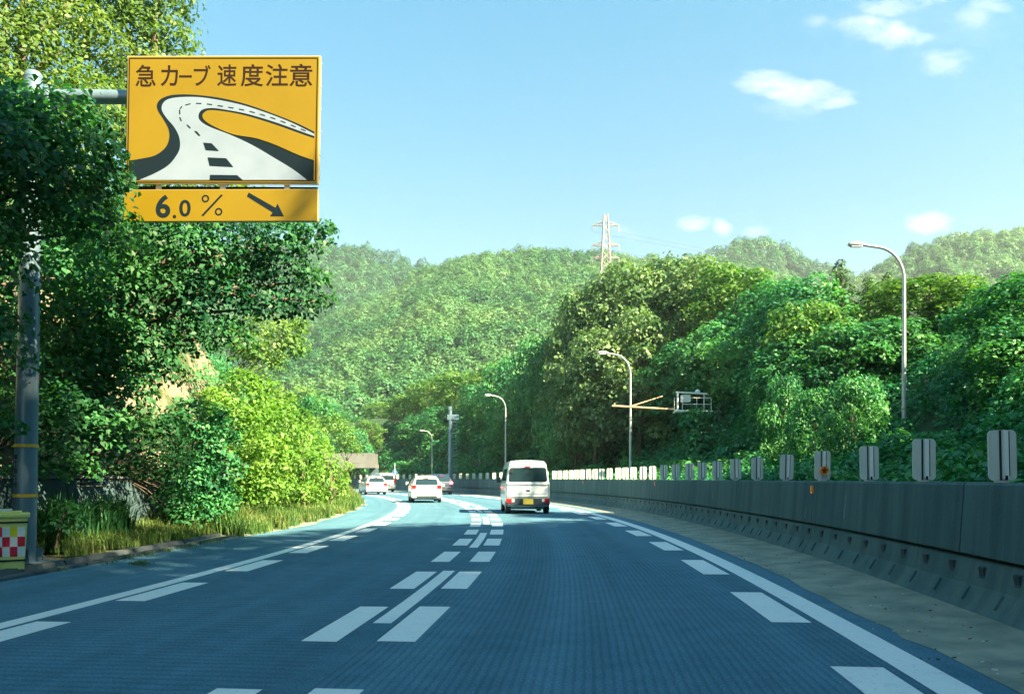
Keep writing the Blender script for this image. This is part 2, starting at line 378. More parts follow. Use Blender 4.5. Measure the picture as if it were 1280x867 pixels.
def trunk_mesh(h, r0, tips, name='trunk', parent=None, start=.35, lean=(0, 0)):
    mb = MB(); top = Vector((lean[0], lean[1], h)); n = 7
    path = [Vector((lean[0] * (i / n) ** 1.3 + .08 * math.sin(i * 1.7) * r0 * 3, lean[1] * (i / n) ** 1.3 + .06 * math.cos(i * 2.1) * r0 * 3, h * i / n)) for i in range(n + 1)]
    mb.tube(path, [r0 * (1.25 if i == 0 else 1 - .72 * i / n) for i in range(n + 1)], 8)
    for k, tp in enumerate(tips):
        tp = Vector(tp); f = start + (1 - start) * .8 * ((k * .618) % 1.0)
        zz = min(f * h, max(.25 * h, tp.z - .15 * h)); i = int(zz / h * n); i = max(0, min(n - 1, i)); q = path[i].lerp(path[i + 1], zz / h * n - i)
        mid = q.lerp(tp, .5) + Vector((random.uniform(-.1, .1), random.uniform(-.1, .1), .12)) * (tp - q).length * .5
        rr = r0 * .34
        mb.tube([q, q.lerp(mid, .6), mid, mid.lerp(tp, .55), tp], [rr, rr * .8, rr * .6, rr * .4, rr * .15], 5)
    return mb.build(name, M['bark'], parent, smooth=True)

# ------------------------------------------------------------------ the setting: ground, road, terrain
def sheet(name, rows, mtl, kind='structure', uvs=None, smooth=True):
    nr, nc = len(rows), len(rows[0]); V = [tuple(p) for r in rows for p in r]
    F = [(i * nc + j, i * nc + j + 1, (i + 1) * nc + j + 1, (i + 1) * nc + j) for i in range(nr - 1) for j in range(nc - 1)]
    me = bpy.data.meshes.new(name); me.from_pydata(V, [], F)
    for m in (mtl if isinstance(mtl, list) else [mtl]): me.materials.append(m)
    if uvs:
        l = me.uv_layers.new(name='UVMap'); fl = [c for r in uvs for c in r]
        for p in me.polygons:
            for li in p.loop_indices: l.data[li].uv = fl[me.loops[li].vertex_index]
    bm = bmesh.new(); bm.from_mesh(me); bmesh.ops.recalc_face_normals(bm, faces=bm.faces)
    if sum(f.normal.z for f in bm.faces) < 0: bmesh.ops.reverse_faces(bm, faces=bm.faces)
    bm.to_mesh(me); bm.free()
    if smooth: me.polygons.foreach_set('use_smooth', [True] * len(me.polygons))
    o = bpy.data.objects.new(name, me); col.objects.link(o)
    if kind: o['kind'] = kind
    return o
g = 1150
gnd = [[Vector((-g + 2 * g * j / 12, -g + 2 * g * i / 12, -.35)) for j in range(13)] for i in range(13)]
sheet('ground', gnd, M['ground'])

S0, S1 = -55, 165
ss = [S0 + (S1 - S0) * i / 220 for i in range(221)]
xs = [CURB + (-CURB) * 0 + (bar_x(0) + .3 - CURB) * j / 14 for j in range(15)]
rows, uvs = [], []
for s in ss:
    xr = bar_x(s) + .15; xx = [CURB + (xr - CURB) * j / 14 for j in range(15)]
    rows.append([rp(s, x, 0) for x in xx]); uvs.append([(x, s) for x in xx])
sheet('road', rows, M['asphalt'], uvs=uvs)
# verge between kerb and wall
rows = []
for s in ss:
    rows.append([rp(s, CURB - .43 - 6 * j / 8, .05 + .10 * (j / 8) + (.05 * mnoise.noise(Vector((s * .7, j * .5, 0))) if j else 0)) for j in range(9)])
sheet('verge', rows, M['soil'])
# kerb and drain channel
kb = MB()
def strip(mb, prof, a, b, step=1.0, m=0, off=lambda s: 0):
    n = int((b - a) / step); ring = []
    for i in range(n + 1):
        s = a + (b - a) * i / n
        ring.append([rp(s, x + off(s), z) for (x, z) in prof])
    k = len(prof); V = [p for r in ring for p in r]
    F = [(i * k + j, i * k + (j + 1) % k, (i + 1) * k + (j + 1) % k, (i + 1) * k + j) for i in range(n) for j in range(k)]
    F += [tuple(range(k)), tuple(n * k + j for j in range(k))[::-1]]
    mb.add(V, F, m)
s = S0
while s < -2:
    strip(kb, [(CURB + .02, -.1), (CURB, .035), (CURB - .02, .045), (CURB - .14, .04), (CURB - .20, .01), (CURB - .30, .012), (CURB - .34, .075), (CURB - .44, .08), (CURB - .45, -.1)], s, s + 1.96, .98); s += 2.0
kerb = kb.build('kerb', noisy('kerb_concrete', (.03, .045, .052), (.08, .10, .11), 2.5, .85, bmp=.01)); kerb['kind'] = 'structure'

# sand drifted along the foot of the barrier
rows = []
for i in range(0, 441):
    s = S0 + (125 - S0) * i / 440; bx = bar_x(s)
    w = (.30 + .60 * (bx - LINE_R - .2)) + .06 * mnoise.noise(Vector((s * .35, 3, 0))) + .06 * mnoise.noise(Vector((s * 2.1, 9, 0))) + .03 * mnoise.noise(Vector((s * 8, 5, 0)))
    w = max(.12, w)
    rows.append([rp(s, bx + .06 - (w + .06) * j / 6, .004 + .05 * (1 - j / 6) ** 2 + (.006 * mnoise.noise(Vector((s * 3, j, 1))) if 0 < j < 6 else 0)) for j in range(7)])
sheet('roadside_sand', rows, M['sand'])

rows = []
for i in range(0, 261):
    s = -3 + 66 * i / 260; ex = CURB + min(1, (s + 3) / 6) * (.45 + .22 * mnoise.noise(Vector((s * .4, 7, 7))) + .07 * mnoise.noise(Vector((s * 2.3, 1, 7))))
    rows.append([rp(s, ex - (ex - CURB + .5) * j / 5, .004 + .03 * (j / 5)) for j in range(6)])
sheet('roadside_sand', rows, M['sand'])
lt = MB(); rgl = random.Random(4)
for k in range(230):
    s = -13 + rgl.random() ** 1.6 * 45; x = bar_x(s) - .04 - rgl.random() ** .8 * 1.15; q = rp(s, x, .03 + .02 * rgl.random()); w = rgl.uniform(.005, .015)
    rot = Matrix.Rotation(rgl.uniform(0, 6), 3, 'Z') @ Matrix.Rotation(rgl.uniform(-.5, .5), 3, 'X')
    lt.box(q, (w * rgl.uniform(1, 2.6), w, w * rgl.uniform(.3, .8)), rgl.choice((0, 0, 1, 2)), rot)
lo_ = lt.build('roadside_litter', [M['soil'], mat('pale_chip', (.5, .55, .52), .8), mat('dry_leaf', (.18, .12, .05), .9)]); tag(lo_, 'small stones and dry leaf scraps on the sandy right shoulder', 'litter', kind='stuff')
# road markings
mk = MB()
def mark(a, b, xc, w, step=1.0, z=.004):
    q = RC / (RC + xc); a *= q; b *= q; n = max(1, int((b - a) / step))
    V = []; 
    for i in range(n + 1):
        s = a + (b - a) * i / n; V += [rp(s, xc - w / 2, z), rp(s, xc + w / 2, z)]
    mk.add(V, [(2 * i, 2 * i + 1, 2 * i + 3, 2 * i + 2) for i in range(n)])
mark(S0, S1, LINE_L, .20); mark(S0, S1, LINE_R, .26)
s = 3.2 - 18.4
for k in range(-4, 42):                               # right lane, inner side of the edge line
    a = 6.94 + 3.50 * (k - 1) - AY; mark(a, a + 1.85, LINE_R - .13 - .08 - .17, .34)
for k in range(-6, 42):                               # left lane, inner side of the edge line
    a = 5.52 + 2.64 * k - AY; mark(a, a + 1.45, LINE_L + .10 + .06 + .16, .32)
for k in range(-5, 46):                               # both sides of the lane line
    a = 6.12 + 2.95 * (k - 1) - AY - (.12 if k == 0 else 0)
    mark(a, a + 1.68, LINE_C - .08 - .07 - .14, .28); mark(a, a + 1.68, LINE_C + .08 + .07 + .15, .30)
for k in range(-4, 20):
    a = 6.9 + 7.6 * k - AY; mark(a, a + 3.95, LINE_C, .16)
mo = mk.build('road_marking', M['marking']); mo['kind'] = 'structure'

# terrain right of the road
def zR(s, n):
    k1 = lerp_tab([(-60, .5), (-12, .3), (0, .20), (45, .20), (62, .35), (80, .5), (130, .45)], s)
    k2 = lerp_tab([(-60, .9), (-8, .85), (15, .85), (40, .95), (60, .75), (90, .62), (130, .5), (200, .4)], s)
    nb = lerp_tab([(-60, 4), (-14, 5), (0, 8.5), (45, 8.5), (62, 5), (80, 3), (130, 3)], s)
    z = .25 + k1 * min(n, nb) + k2 * max(0, min(n, 18.5) - nb) + .12 * max(0, n - 18.5)
    lump = .9 * mnoise.noise(Vector((s * .13, n * .18, 0))) + .35 * mnoise.noise(Vector((s * .5, n * .5, 4)))
    z += lump * min(1, max(0, (n - .8) / 4)) * (.5 if n < nb else 1.0)
    # unseen hillside beside the camera, raised to shade the near road
    f = min(1, max(0, (-10 - s) / 9)) * min(1, max(0, (n - 5) / 7))
    z += f * 9.0
    return z
rows = []
for i in range(0, 150):
    s = -70 + 290 * i / 149
    rows.append([rp(s, bar_x(s) + .35 + n, zR(s, n)) for n in [0, .4, .8, 1.3, 2, 2.8, 3.8, 5, 6.5, 8, 10, 12, 14, 17, 20, 23, 28, 34, 42, 55]])
sheet('hillside', rows, M['forest_floor'])
# terrain left of the road (cut bank behind the wall)
def zL(s, m):
    H = lerp_tab([(-60, 9), (8, 8), (14, 5.6), (20, 4.4), (28, 3.6), (60, 3.2), (120, 3)], s)
    z = 1.15 + (H - 1.15) * min(1, max(0, (m - .5) / 2.4)) ** .8
    z += max(0, m - 3) * lerp_tab([(-60, .7), (10, .65), (22, .3), (40, .12), (120, .1)], s)
    z += (.7 * mnoise.noise(Vector((s * .35, m * .5, 7))) + .3 * mnoise.noise(Vector((s * 1.1, z * .8, 2)))) * min(1, m)
    return z
rows = []
for i in range(0, 180):
    s = -55 + 215 * i / 179
    rows.append([rp(s, WALL - .1 - m, zL(s, m)) for m in [0, .3, .6, .9, 1.2, 1.6, 2, 2.5, 3, 4, 5.5, 7, 9, 12, 16, 22, 30]])
def bank_mat():
    m = mat('bank_rock', (.3, .27, .2), .95, spec=.2); t = m.node_tree
    f = noise(t, .55, 6, .65); c = ramp(t, f, [(.38, (.24, .22, .17)), (.50, (.19, .17, .12)), (.58, (.06, .09, .035))])
    t.links.new(c, t.nodes['Principled BSDF'].inputs['Base Color']); bump(t, noise(t, 3, 6), .12); return m
sheet('bank', rows, bank_mat())

# far hills: ridge polylines in view directions, at their own distances, each with a back slope
hill_specs = []
def hill(name, ridge, Dr, Db, zb, label, leafm, ntree, tsize, seed, amp):
    px0, px1 = ridge[0][0], ridge[-1][0]; nx, nv = 90, 30
    def pt(px, v):                                   # v 0 base .. 1 ridge .. 1.4 back
        py = lerp_tab(ridge, px); zr = CAM_H + (598 - py) / 1000 * Dr - tsize * 1.9
        if v <= 1:
            D = Db + (Dr - Db) * v; z = zb + (zr - zb) * (v ** .95)
        else:
            D = Dr + (v - 1) * (Dr - Db) * 1.2; z = zr - (v - 1) * (zr - zb) * 1.4
        w = math.sin(min(1, max(0, v if v < 1 else 1)) * math.pi)
        X = (px - 640) / 1000 * Dr * (1 if v > 1 else (.55 + .45 * v)) if abs(px - 640) < 0 else (px - 640) / 1000 * D
        q = Vector((X / 60 + seed, D / 60, 0))
        rid = (abs(mnoise.noise(q * 1.3)) * -2 + .5) * amp + mnoise.noise(q * 3) * amp * .4
        gull = mnoise.noise(Vector((X / 28 + seed * 3, z / 55, 5))) * amp
        return Vector((X, D + rid * w * 1.6 + gull * w, max(-1.5, z + rid * .45 * w)))
    rows = [[pt(px0 + (px1 - px0) * i / nx, 1.4 * j / nv) for i in range(nx + 1)] for j in range(nv + 1)]
    sheet(name, rows, M['forest_floor'])
    cl = []
    rg = random.Random(seed)
    for _ in range(ntree):
        px = rg.uniform(px0, px1); v = rg.random() ** .8 * 1.06
        p = pt(px, v); r = tsize * rg.uniform(.6, 1.35)
        cl.append(((p.x, p.y, p.z + r * .7), (r, r, r * rg.choice([.9, 1.1, 1.5]))))
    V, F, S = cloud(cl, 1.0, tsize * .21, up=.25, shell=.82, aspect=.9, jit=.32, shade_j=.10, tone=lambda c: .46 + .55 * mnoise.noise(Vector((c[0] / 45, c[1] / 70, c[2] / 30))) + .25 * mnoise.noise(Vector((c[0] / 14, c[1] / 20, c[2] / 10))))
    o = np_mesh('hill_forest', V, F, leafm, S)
    tag(o, label, 'forest', kind='stuff')
    return pt
near_pt = hill('hill', [(250, 520), (340, 440), (405, 396), (440, 378), (485, 367), (534, 334), (585, 318), (640, 312), (688, 311), (740, 312), (800, 318), (900, 330), (1000, 345)], 430, 150, 0,
     'sunlit wooded hill in the middle distance below the notch in the skyline', M['leaf_hill'], 4300, 3.3, 3, 9)
hill('far_hill', [(120, 330), (250, 310), (330, 296), (380, 300), (415, 304), (460, 308), (500, 320), (535, 331), (600, 352), (700, 380)], 620, 360, 10,
     'smooth darker wooded ridge sloping down behind the dark overhanging tree', M['leaf_hill_far'], 2600, 4.2, 9, 11)
hill('far_hill', [(480, 350), (530, 334), (560, 322), (590, 315), (620, 320), (680, 330), (740, 340)], 760, 640, 30,
     'small distant wooded summit showing in the notch between two ridges', M['leaf_hill_far'], 600, 4.4, 14, 8)
hill('far_hill', [(780, 330), (850, 322), (885, 309), (920, 299), (945, 297), (975, 303), (1010, 317), (1060, 336), (1110, 350), (1180, 380)], 560, 380, 10,
     'rounded distant wooded hill right of the pylon', M['leaf_hill_far'], 1200, 4.0, 21, 8)
hill('far_hill', [(1020, 380), (1070, 345), (1110, 325), (1140, 308), (1180, 292), (1220, 284), (1260, 281), (1300, 282), (1400, 300), (1500, 330)], 480, 300, 10,
     'tall wooded hill at the right edge behind the lamp post', M['leaf_hill'], 2000, 3.4, 27, 9)

# ------------------------------------------------------------------ haze: the humid air between the camera and the hills
hz_ = MB(); hz_.box((0, 0, 99), (2400, 2400, 202))
hm = bpy.data.materials.new('haze'); hm.use_nodes = True; hm.node_tree.nodes.clear()
ho = hm.node_tree.nodes.new('ShaderNodeOutputMaterial'); hv = hm.node_tree.nodes.new('ShaderNodeVolumePrincipled')
hv.inputs['Color'].default_value = (.72, .9, .95, 1); hv.inputs['Density'].default_value = HAZE; hv.inputs['Anisotropy'].default_value = .2
hm.node_tree.links.new(hv.outputs[0], ho.inputs['Volume'])
hb_ = hz_.build('haze', hm); tag(hb_, 'thin pale summer haze', 'haze', kind='stuff')

# ------------------------------------------------------------------ right barrier
bar = empty('concrete_barrier', rp(0, bar_x(0)), 0, 'long dark weathered concrete barrier curving along the right shoulder', 'barrier')
def shift(o, root):  # keep world coordinates although the root stands elsewhere
    o.data.transform(Matrix.Translation(-root.location)) if root.rotation_euler.z == 0 else None
    return o
lo = MB(); up = MB()
s = S0
while s < 150:
    e = s + (9.97)
    strip(lo, [(0, -.1), (0, .05), (.03, .09), (.13, .26), (.17, .48), (.20, .495), (.5, .495), (.5, -.1)], s, e, .7, off=bar_x)
    s += 10.0
s = S0
while s < 150:
    e = s + 4.97
    strip(up, [(.27, .49), (.27, .53), (.155, .535), (.20, 1.19), (.22, 1.215), (.46, 1.215), (.48, 1.19), (.48, .49)], s, e, .7, off=bar_x)
    s += 5.0
shift(lo.build('base_course', M['barrier_low'], bar), bar); shift(up.build('upper_wall', M['barrier'], bar), bar)
pk = MB()
for i in range(100):
    s = -13.6 + .62 * i
    c = rp(s, bar_x(s) + .155, .40); t = s / RC
    rot = Matrix.Rotation(t, 3, 'Z') @ Matrix.Rotation(-.18, 3, 'Y')
    pk.box(c, (.04, .09, .085), 0, rot)
    pk.box(rp(s, bar_x(s) + .150, .345), (.02, .10, .012), 1, rot)
    pk.box(rp(s + .16, bar_x(s) + .083, .18), (.03, .007, .14), 1, Matrix.Rotation(t, 3, 'Z') @ Matrix.Rotation(.53, 3, 'Y'))
pko = shift(pk.build('pocket', [M['black_plastic'], M['barrier']], bar), bar); tag(pko, kind='stuff')
for (px, w) in ((1016, .075), (820, .075), (729, .075)):
    s = min((abs(640 + 1000 * rp(q * .1, bar_x(q * .1) + .2).x / rp(q * .1, bar_x(q * .1) + .2).y - px), q * .1) for q in range(-160, 500))[1]
    f = MB(); c = rp(s, bar_x(s) + .178, 1.07)
    f.box(c, (.03, .085, .13), 0, Matrix.Rotation(s / RC, 3, 'Z'), bev=.008)
    f.box(c + Vector((-.016, 0, 0)), (.01, .03, .10), 1, Matrix.Rotation(s / RC, 3, 'Z'))
    shift(f.build('reflector', [M['orange'], mat('reflector_amber', (.95, .35, .03), .2)], bar), bar)
st = MB()
for (px, z0, z1) in ((1057, .68, 1.10), (892, .75, 1.12), (1010, .60, .8)):
    s = min((abs(640 + 1000 * rp(q * .1, bar_x(q * .1) + .2).x / rp(q * .1, bar_x(q * .1) + .2).y - px), q * .1) for q in range(-160, 500))[1]
    L, Rr = [], []
    for i in range(9):
        z = z0 + (z1 - z0) * i / 8; x = bar_x(s) + .155 + .045 * (z - .535) / .655 - .003; w = .010 * (1.4 - i / 8) + .003 * math.sin(i * 2.3)
        L.append(rp(s - w + .012 * math.sin(i * .9), x, z)); Rr.append(rp(s + w + .012 * math.sin(i * .9), x, z))
    st = MB(); st.add(L + Rr, [(i, i + 1, 10 + i, 9 + i) for i in range(8)])
    shift(st.build('lime_stain', M['lime'], bar), bar)

# white glare boards standing on the barrier
def make_board():
    r = empty('glare_board', (0, 0, 0))
    def plate(w0, w1, h0, h1, y, rad, d, segs=5):
        pts = []
        for (cx, cz, a0) in ((w1 - rad, h1 - rad, 0), (w0 + rad, h1 - rad, 90), (w0 + rad, h0 + rad, 180), (w1 - rad, h0 + rad, 270)):
            for k in range(segs + 1):
                a = R_(a0 + 90 * k / segs); pts.append((cx + rad * math.cos(a), y, cz + rad * math.sin(a)))
        return pts
    a = MB(); a.prism(plate(-.125, .125, .02, .49, 0, .045, .02), (0, .018, 0)); a.box((0, .03, .015), (.10, .06, .03)); a.build('plate', M['board_grey'], r)
    b = MB(); b.box((-.022, -.006, .255), (.016, .012, .465)); b.build('black_strip', M['black'], r)
    c = MB(); c.box((.026, -.009, .26), (.040, .018, .455)); c.build('white_rib', M['board_white'], r)
    d = MB(); d.box((.020, -.022, .045), (.02, .012, .04)); d.box((.06, -.001, .27), (.008, .004, .42)); d.build('fastener', M['sign_navy'], r)
    return r
PX = [1254, 1155.5, 1087, 1028, 983, 947, 920, 896.5, 878, 862, 845, 830, 816, 804, 792, 782, 773, 762, 752, 744, 736, 728, 721, 714, 707, 700, 693]
proto = make_board()
def bar_px(q):
    p = rp(q, bar_x(q) + .34); return 640 + 1000 * p.x / p.y
grid = [(bar_px(-12.5 + .02 * i), -12.5 + .02 * i) for i in range(3400)]
sp = [min((abs(a - px), b) for a, b in grid)[1] for px in PX]
last = sp[-1]; q = last
while q < 118: q += 1.78; sp.append(q)
q = sp[0]; sp2 = []
ordn = ['nearest, at the right edge of the photo', 'second from the right edge', 'third from the right edge', 'fourth from the right edge, behind the orange reflector',
        'fifth from the right edge', 'sixth from the right edge', 'seventh from the right edge', 'eighth from the right edge', 'ninth from the right edge', 'tenth from the right edge']
cnt = 0
for i, s in enumerate(sp):
    b = proto if i == 0 else copy_tree(proto)
    b.location = rp(s, bar_x(s) + .34, 1.215)
    b.rotation_euler = (random.uniform(-.03, .03), random.uniform(-.025, .025), s / RC * .9 + random.uniform(-.06, .06)); b.scale = (1, 1, random.uniform(.98, 1.02))
    if i < len(ordn): lab = 'white rounded glare board on the barrier, ' + ordn[i]
    elif i < len(PX):
        n = len(PX) - i
        lab = 'small white glare board on the barrier right of the van, number %s from the van' % ('one two three four five six seven eight nine ten eleven twelve thirteen fourteen fifteen sixteen seventeen'.split()[n - 1])
    elif bar_px(s) > 626: lab = 'glare board hidden behind the body of the small van'
    elif bar_px(s) > 566: lab = 'tiny far glare board between the dark car and the small van'
    elif bar_px(s) > 510: lab = 'tiny far glare board above the roofs of the white hatchback and dark car'
    else: lab = 'tiniest glare board on the bend between minivan and white hatchback'
    tag(b, lab, 'glare board', 'glare boards in a row on the barrier')
rf = empty('round_reflector', rp(sp[3] - .12, bar_x(sp[3]) + .30, 1.215), sp[3] / RC, 'round orange reflector on a short stand before a white glare board', 'reflector')
a = MB(); a.box((.0, 0, .055), (.06, .05, .11)); a.box((0, -.01, .01), (.12, .08, .02)); a.build('stand', M['galv'], rf)
a = MB(); a.lathe([(-.035, .060), (-.04, .068), (.02, .070), (.03, .05)], (.02, -.01, .165), 'Y', 20); a.build('housing', M['orange'], rf, True)
a = MB()
for k in range(5):
    t = 2 * math.pi * k / 5 + .3; a.box((.02 + .030 * math.cos(t), -.052, .165 + .030 * math.sin(t)), (.022, .006, .022), 0, Matrix.Rotation(-t, 3, 'Y'))
a.lathe([(-.058, .012), (-.048, .014)], (.02, 0, .165), 'Y', 12); a.build('lens', M['sign_text'], rf)

# guard rail far round the bend
gr = empty('guard_rail', rp(100, bar_x(100) - .3), 0, 'pale steel guard rail low beside the far bend', 'guard rail')
a = MB()
for z in (.45, .6, .75):
    a.tube([rp(q, bar_x(q) - .35, z) for q in range(84, 132, 3)], .055, 6)
shift(a.build('rail', M['rail_white'], gr), gr)
for q in range(84, 132, 4):
    a = MB(); a.tube([rp(q, bar_x(q) - .27, 0), rp(q, bar_x(q) - .27, .85)], .05, 8); shift(a.build('post', M['galv'], gr), gr)

# ------------------------------------------------------------------ left wall
wl = empty('retaining_wall', rp(0, WALL), 0, 'low dark stained concrete retaining wall below the left bank', 'wall')
a = MB(); s = -40
while s < 9:
    strip(a, [(.12, -.1), (.0, 1.22), (-.02, 1.25), (-.32, 1.25), (-.34, -.1)], s, s + 3.975, .8, off=lambda q: WALL); s += 4.0
shift(a.build('wall_panel', M['wall'], wl), wl)
a = MB()
strip(a, [(.03, 1.253), (.03, 1.30), (-.35, 1.30), (-.35, 1.253)], -40, 9, .8, off=lambda q: WALL)
shift(a.build('coping', noisy('coping', (.12, .15, .16), (.2, .23, .23), 2), wl), wl)

# ------------------------------------------------------------------ overhead warning sign
SY = 11.4
base = P(30, 598, SY); base.z = 0.06; top = P(42, 98, SY)
so = empty('sign_post', base, 0, 'thick blue grey steel post with two orange bands and an overhead arm', 'sign post')
def loc(o, r): return shift(o, r)
a = MB(); a.tube([base, base.lerp(top, .3), base.lerp(top, .7), top], [.150, .145, .128, .118], 24)
loc(a.build('pole', M['steel_blue'], so, True), so)
a = MB(); a.lathe([(0, .122), (.05, .118), (.09, .085), (.105, .03)], top, 'Z', 20); loc(a.build('cap', M['steel_blue'], so, True), so)
arm0 = P(42, 122, SY); arm1 = P(345, 124, SY + .12)
a = MB(); a.tube([arm0, P(100, 121, SY), arm1], [.105, .10, .085], 18); a.tube([P(60, 122, SY), P(66, 122, SY)], .15, 18); loc(a.build('arm', M['steel_blue'], so, True), so)
a = MB()
for k in range(8):
    t = k * math.pi / 4; a.box(base + Vector((.23 * math.cos(t), .23 * math.sin(t), .05)), (.035, .035, .07))
a.box(base + Vector((0, 0, .0)), (.62, .62, .03))
for k in range(4):
    t = k * math.pi / 2 + .78; a.box(base + Vector((.19 * math.cos(t), .19 * math.sin(t), .12)), (.10, .015, .16), 0, Matrix.Rotation(t, 3, 'Z'))
loc(a.build('base_plate', M['steel_blue'], so), so)
def on_axis(py):
    z = P(0, py, SY).z; f = (z - base.z) / (top.z - base.z); return base.lerp(top, f)
for py in (557, 619):
    a = MB(); c = on_axis(py); a.tube([c - Vector((0, 0, .022)), c + Vector((0, 0, .022))], .156, 24); loc(a.build('orange_band', M['band'], so, True), so)
def text_mesh(body, name, m, parent, bbox, y, offset=.0, depth=0):
    """text converted to a mesh filling bbox (x0,x1,z0,z1) at local depth y (facing -y)"""
    c = bpy.data.curves.new('txt', 'FONT'); c.body = body; c.offset = offset; c.resolution_u = 6
    tmp = bpy.data.objects.new('txt', c); col.objects.link(tmp)
    dg = bpy.context.evaluated_depsgraph_get(); dg.update()
    me = bpy.data.meshes.new_from_object(tmp.evaluated_get(dg)); bpy.data.objects.remove(tmp); bpy.data.curves.remove(c)
    co = [v.co.copy() for v in me.vertices]
    x0, x1 = min(p.x for p in co), max(p.x for p in co); y0, y1 = min(p.y for p in co), max(p.y for p in co)
    for v in me.vertices:
        q = v.co; v.co = Vector((bbox[0] + (q.x - x0) / (x1 - x0) * (bbox[1] - bbox[0]), y, bbox[2] + (q.y - y0) / max(1e-6, y1 - y0) * (bbox[3] - bbox[2])))
    me.materials.clear(); me.materials.append(m)
    o = bpy.data.objects.new(name, me); col.objects.link(o)
    if parent is not None: o.parent = parent
    return o
for k, ch in enumerate('第工管番号'):
    c = on_axis(571 + 8.6 * k) - so.location
    text_mesh(ch, 'stencil', M['sign_navy'], so, (c.x - .085, c.x - .028, c.z - .034, c.z + .034), c.y - .148, .01)

# boards: local axes x right, z up, origin at lower left of the big board ; pixels from an enlarged crop (2.89 per photo pixel)
PW = 1.0 / 2.89 / 1000 * (SY - .30)
def sb(x, y):      # crop pixel -> board-local (x, z)
    t = (x - 452) / 711.0
    yt = 190 + 16 * t; yb = 652 + 15 * t          # sheared edges of the board in the photograph
    v = (y - yt) / (yb - yt)
    return ((x - 452) * PW, (1 - v) * 462 * PW)
borg = P(452 / 2.89, 660 / 2.89, SY - .20)
sg = empty('warning_sign', borg, 0, 'large yellow sharp curve warning board with a winding road picture', 'road sign')
sg.rotation_euler = (0, R_(1.0), R_(-2.0))
BW, BH = 711 * PW, 462 * PW
a = MB(); a.box((BW / 2, .03, BH / 2), (BW, .05, BH)); a.build('frame', M['sign_frame'], sg)
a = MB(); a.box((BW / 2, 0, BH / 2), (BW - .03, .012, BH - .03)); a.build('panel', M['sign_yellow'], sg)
a = MB(); d = .038; w = .012
for (c, dd) in (((BW / 2, -.008, d), (BW - 2 * d, .003, w)), ((BW / 2, -.008, BH - d), (BW - 2 * d, .003, w)), ((d, -.008, BH / 2), (w, .003, BH - 2 * d - w)), ((BW - d, -.008, BH / 2), (w, .003, BH - 2 * d - w))): a.box(c, dd)
a.build('border', M['sign_text'], sg)
def catmull(pts, n=6):
    out = []
    for i in range(len(pts) - 1):
        p0 = pts[max(0, i - 1)]; p1 = pts[i]; p2 = pts[i + 1]; p3 = pts[min(len(pts) - 1, i + 2)]
        for k in range(n):
            t = k / n
            out.append(tuple(.5 * ((2 * p1[j]) + (-p0[j] + p2[j]) * t + (2 * p0[j] - 5 * p1[j] + 4 * p2[j] - p3[j]) * t * t + (-p0[j] + 3 * p1[j] - 3 * p2[j] + p3[j]) * t ** 3) for j in (0, 1)))
    out.append(pts[-1]); return out
def flat_poly(name, groups, m, y, parent):
    bm = bmesh.new()
    for pts in groups:
        vs_ = [bm.verts.new((x, y, z)) for (x, z) in pts]
        f = bm.faces.new(vs_); f.normal_update()
    bmesh.ops.triangulate(bm, faces=bm.faces, ngon_method='EAR_CLIP')
    for f in bm.faces:
        f.normal_update()
        if f.normal.y > 0: f.normal_flip()
    me = bpy.data.meshes.new(name); bm.to_mesh(me); bm.free(); me.materials.append(m)
    o = bpy.data.objects.new(name, me); col.objects.link(o); o.parent = parent; return o
outer = catmull([(466, 572), (500, 568), (560, 556), (598, 530), (613, 498), (611, 462), (592, 426), (570, 392), (567, 368), (584, 349), (625, 337), (700, 338), (800, 352), (900, 378), (1000, 415), (1080, 448), (1146, 481)]) + [(1146, 655), (466, 644)]
white = catmull([(505, 644), (560, 622), (610, 594), (640, 560), (654, 528), (650, 490), (632, 455), (602, 420), (585, 392), (588, 368), (610, 352), (660, 346), (740, 350), (860, 374), (960, 406), (1060, 446), (1146, 489)]) + \
    catmull([(1146, 497), (1100, 480), (1000, 443), (900, 412), (830, 397), (770, 388), (735, 393), (721, 410), (726, 432), (760, 455), (840, 487), (920, 525), (1000, 572), (1070, 615), (1122, 654)])
island = catmull([(1146, 505), (1100, 489), (1000, 452), (900, 420), (830, 404), (765, 396), (743, 403), (735, 416), (745, 434), (780, 456), (850, 485), (930, 500), (1000, 524), (1090, 564), (1146, 584)])
flat_poly('navy_band', [[sb(*p) for p in outer]], M['sign_navy'], -.0085, sg)  # navy print around the white road
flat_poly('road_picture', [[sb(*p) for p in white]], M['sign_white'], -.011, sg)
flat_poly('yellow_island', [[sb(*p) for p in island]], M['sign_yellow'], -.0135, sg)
dashes = [[(740, 513), (771, 516), (798, 544), (750, 540)], [(757, 567), (825, 571), (852, 603), (765, 597)], [(767, 630), (866, 633), (888, 651), (766, 647)],
          [(706, 470), (715, 471), (730, 488), (722, 487)], [(677, 447), (682, 447), (694, 459), (689, 460)], [(650, 419), (654, 419), (660, 433), (656, 433)], [(649, 392), (653, 392), (654, 408), (650, 408)], [(657, 379), (661, 381), (655, 389), (651, 388)]]
cl = catmull([(664, 377), (690, 371), (720, 370), (760, 374), (800, 381), (860, 392), (920, 406), (1000, 431), (1070, 459), (1140, 488)], 8)
L = [0]
for p, q in zip(cl, cl[1:]): L.append(L[-1] + math.hypot(q[0] - p[0], q[1] - p[1]))
def along(d):
    for i in range(len(L) - 1):
        if L[i + 1] >= d:
            f = (d - L[i]) / (L[i + 1] - L[i]); return (cl[i][0] + (cl[i + 1][0] - cl[i][0]) * f, cl[i][1] + (cl[i + 1][1] - cl[i][1]) * f)
    return cl[-1]
d = 8
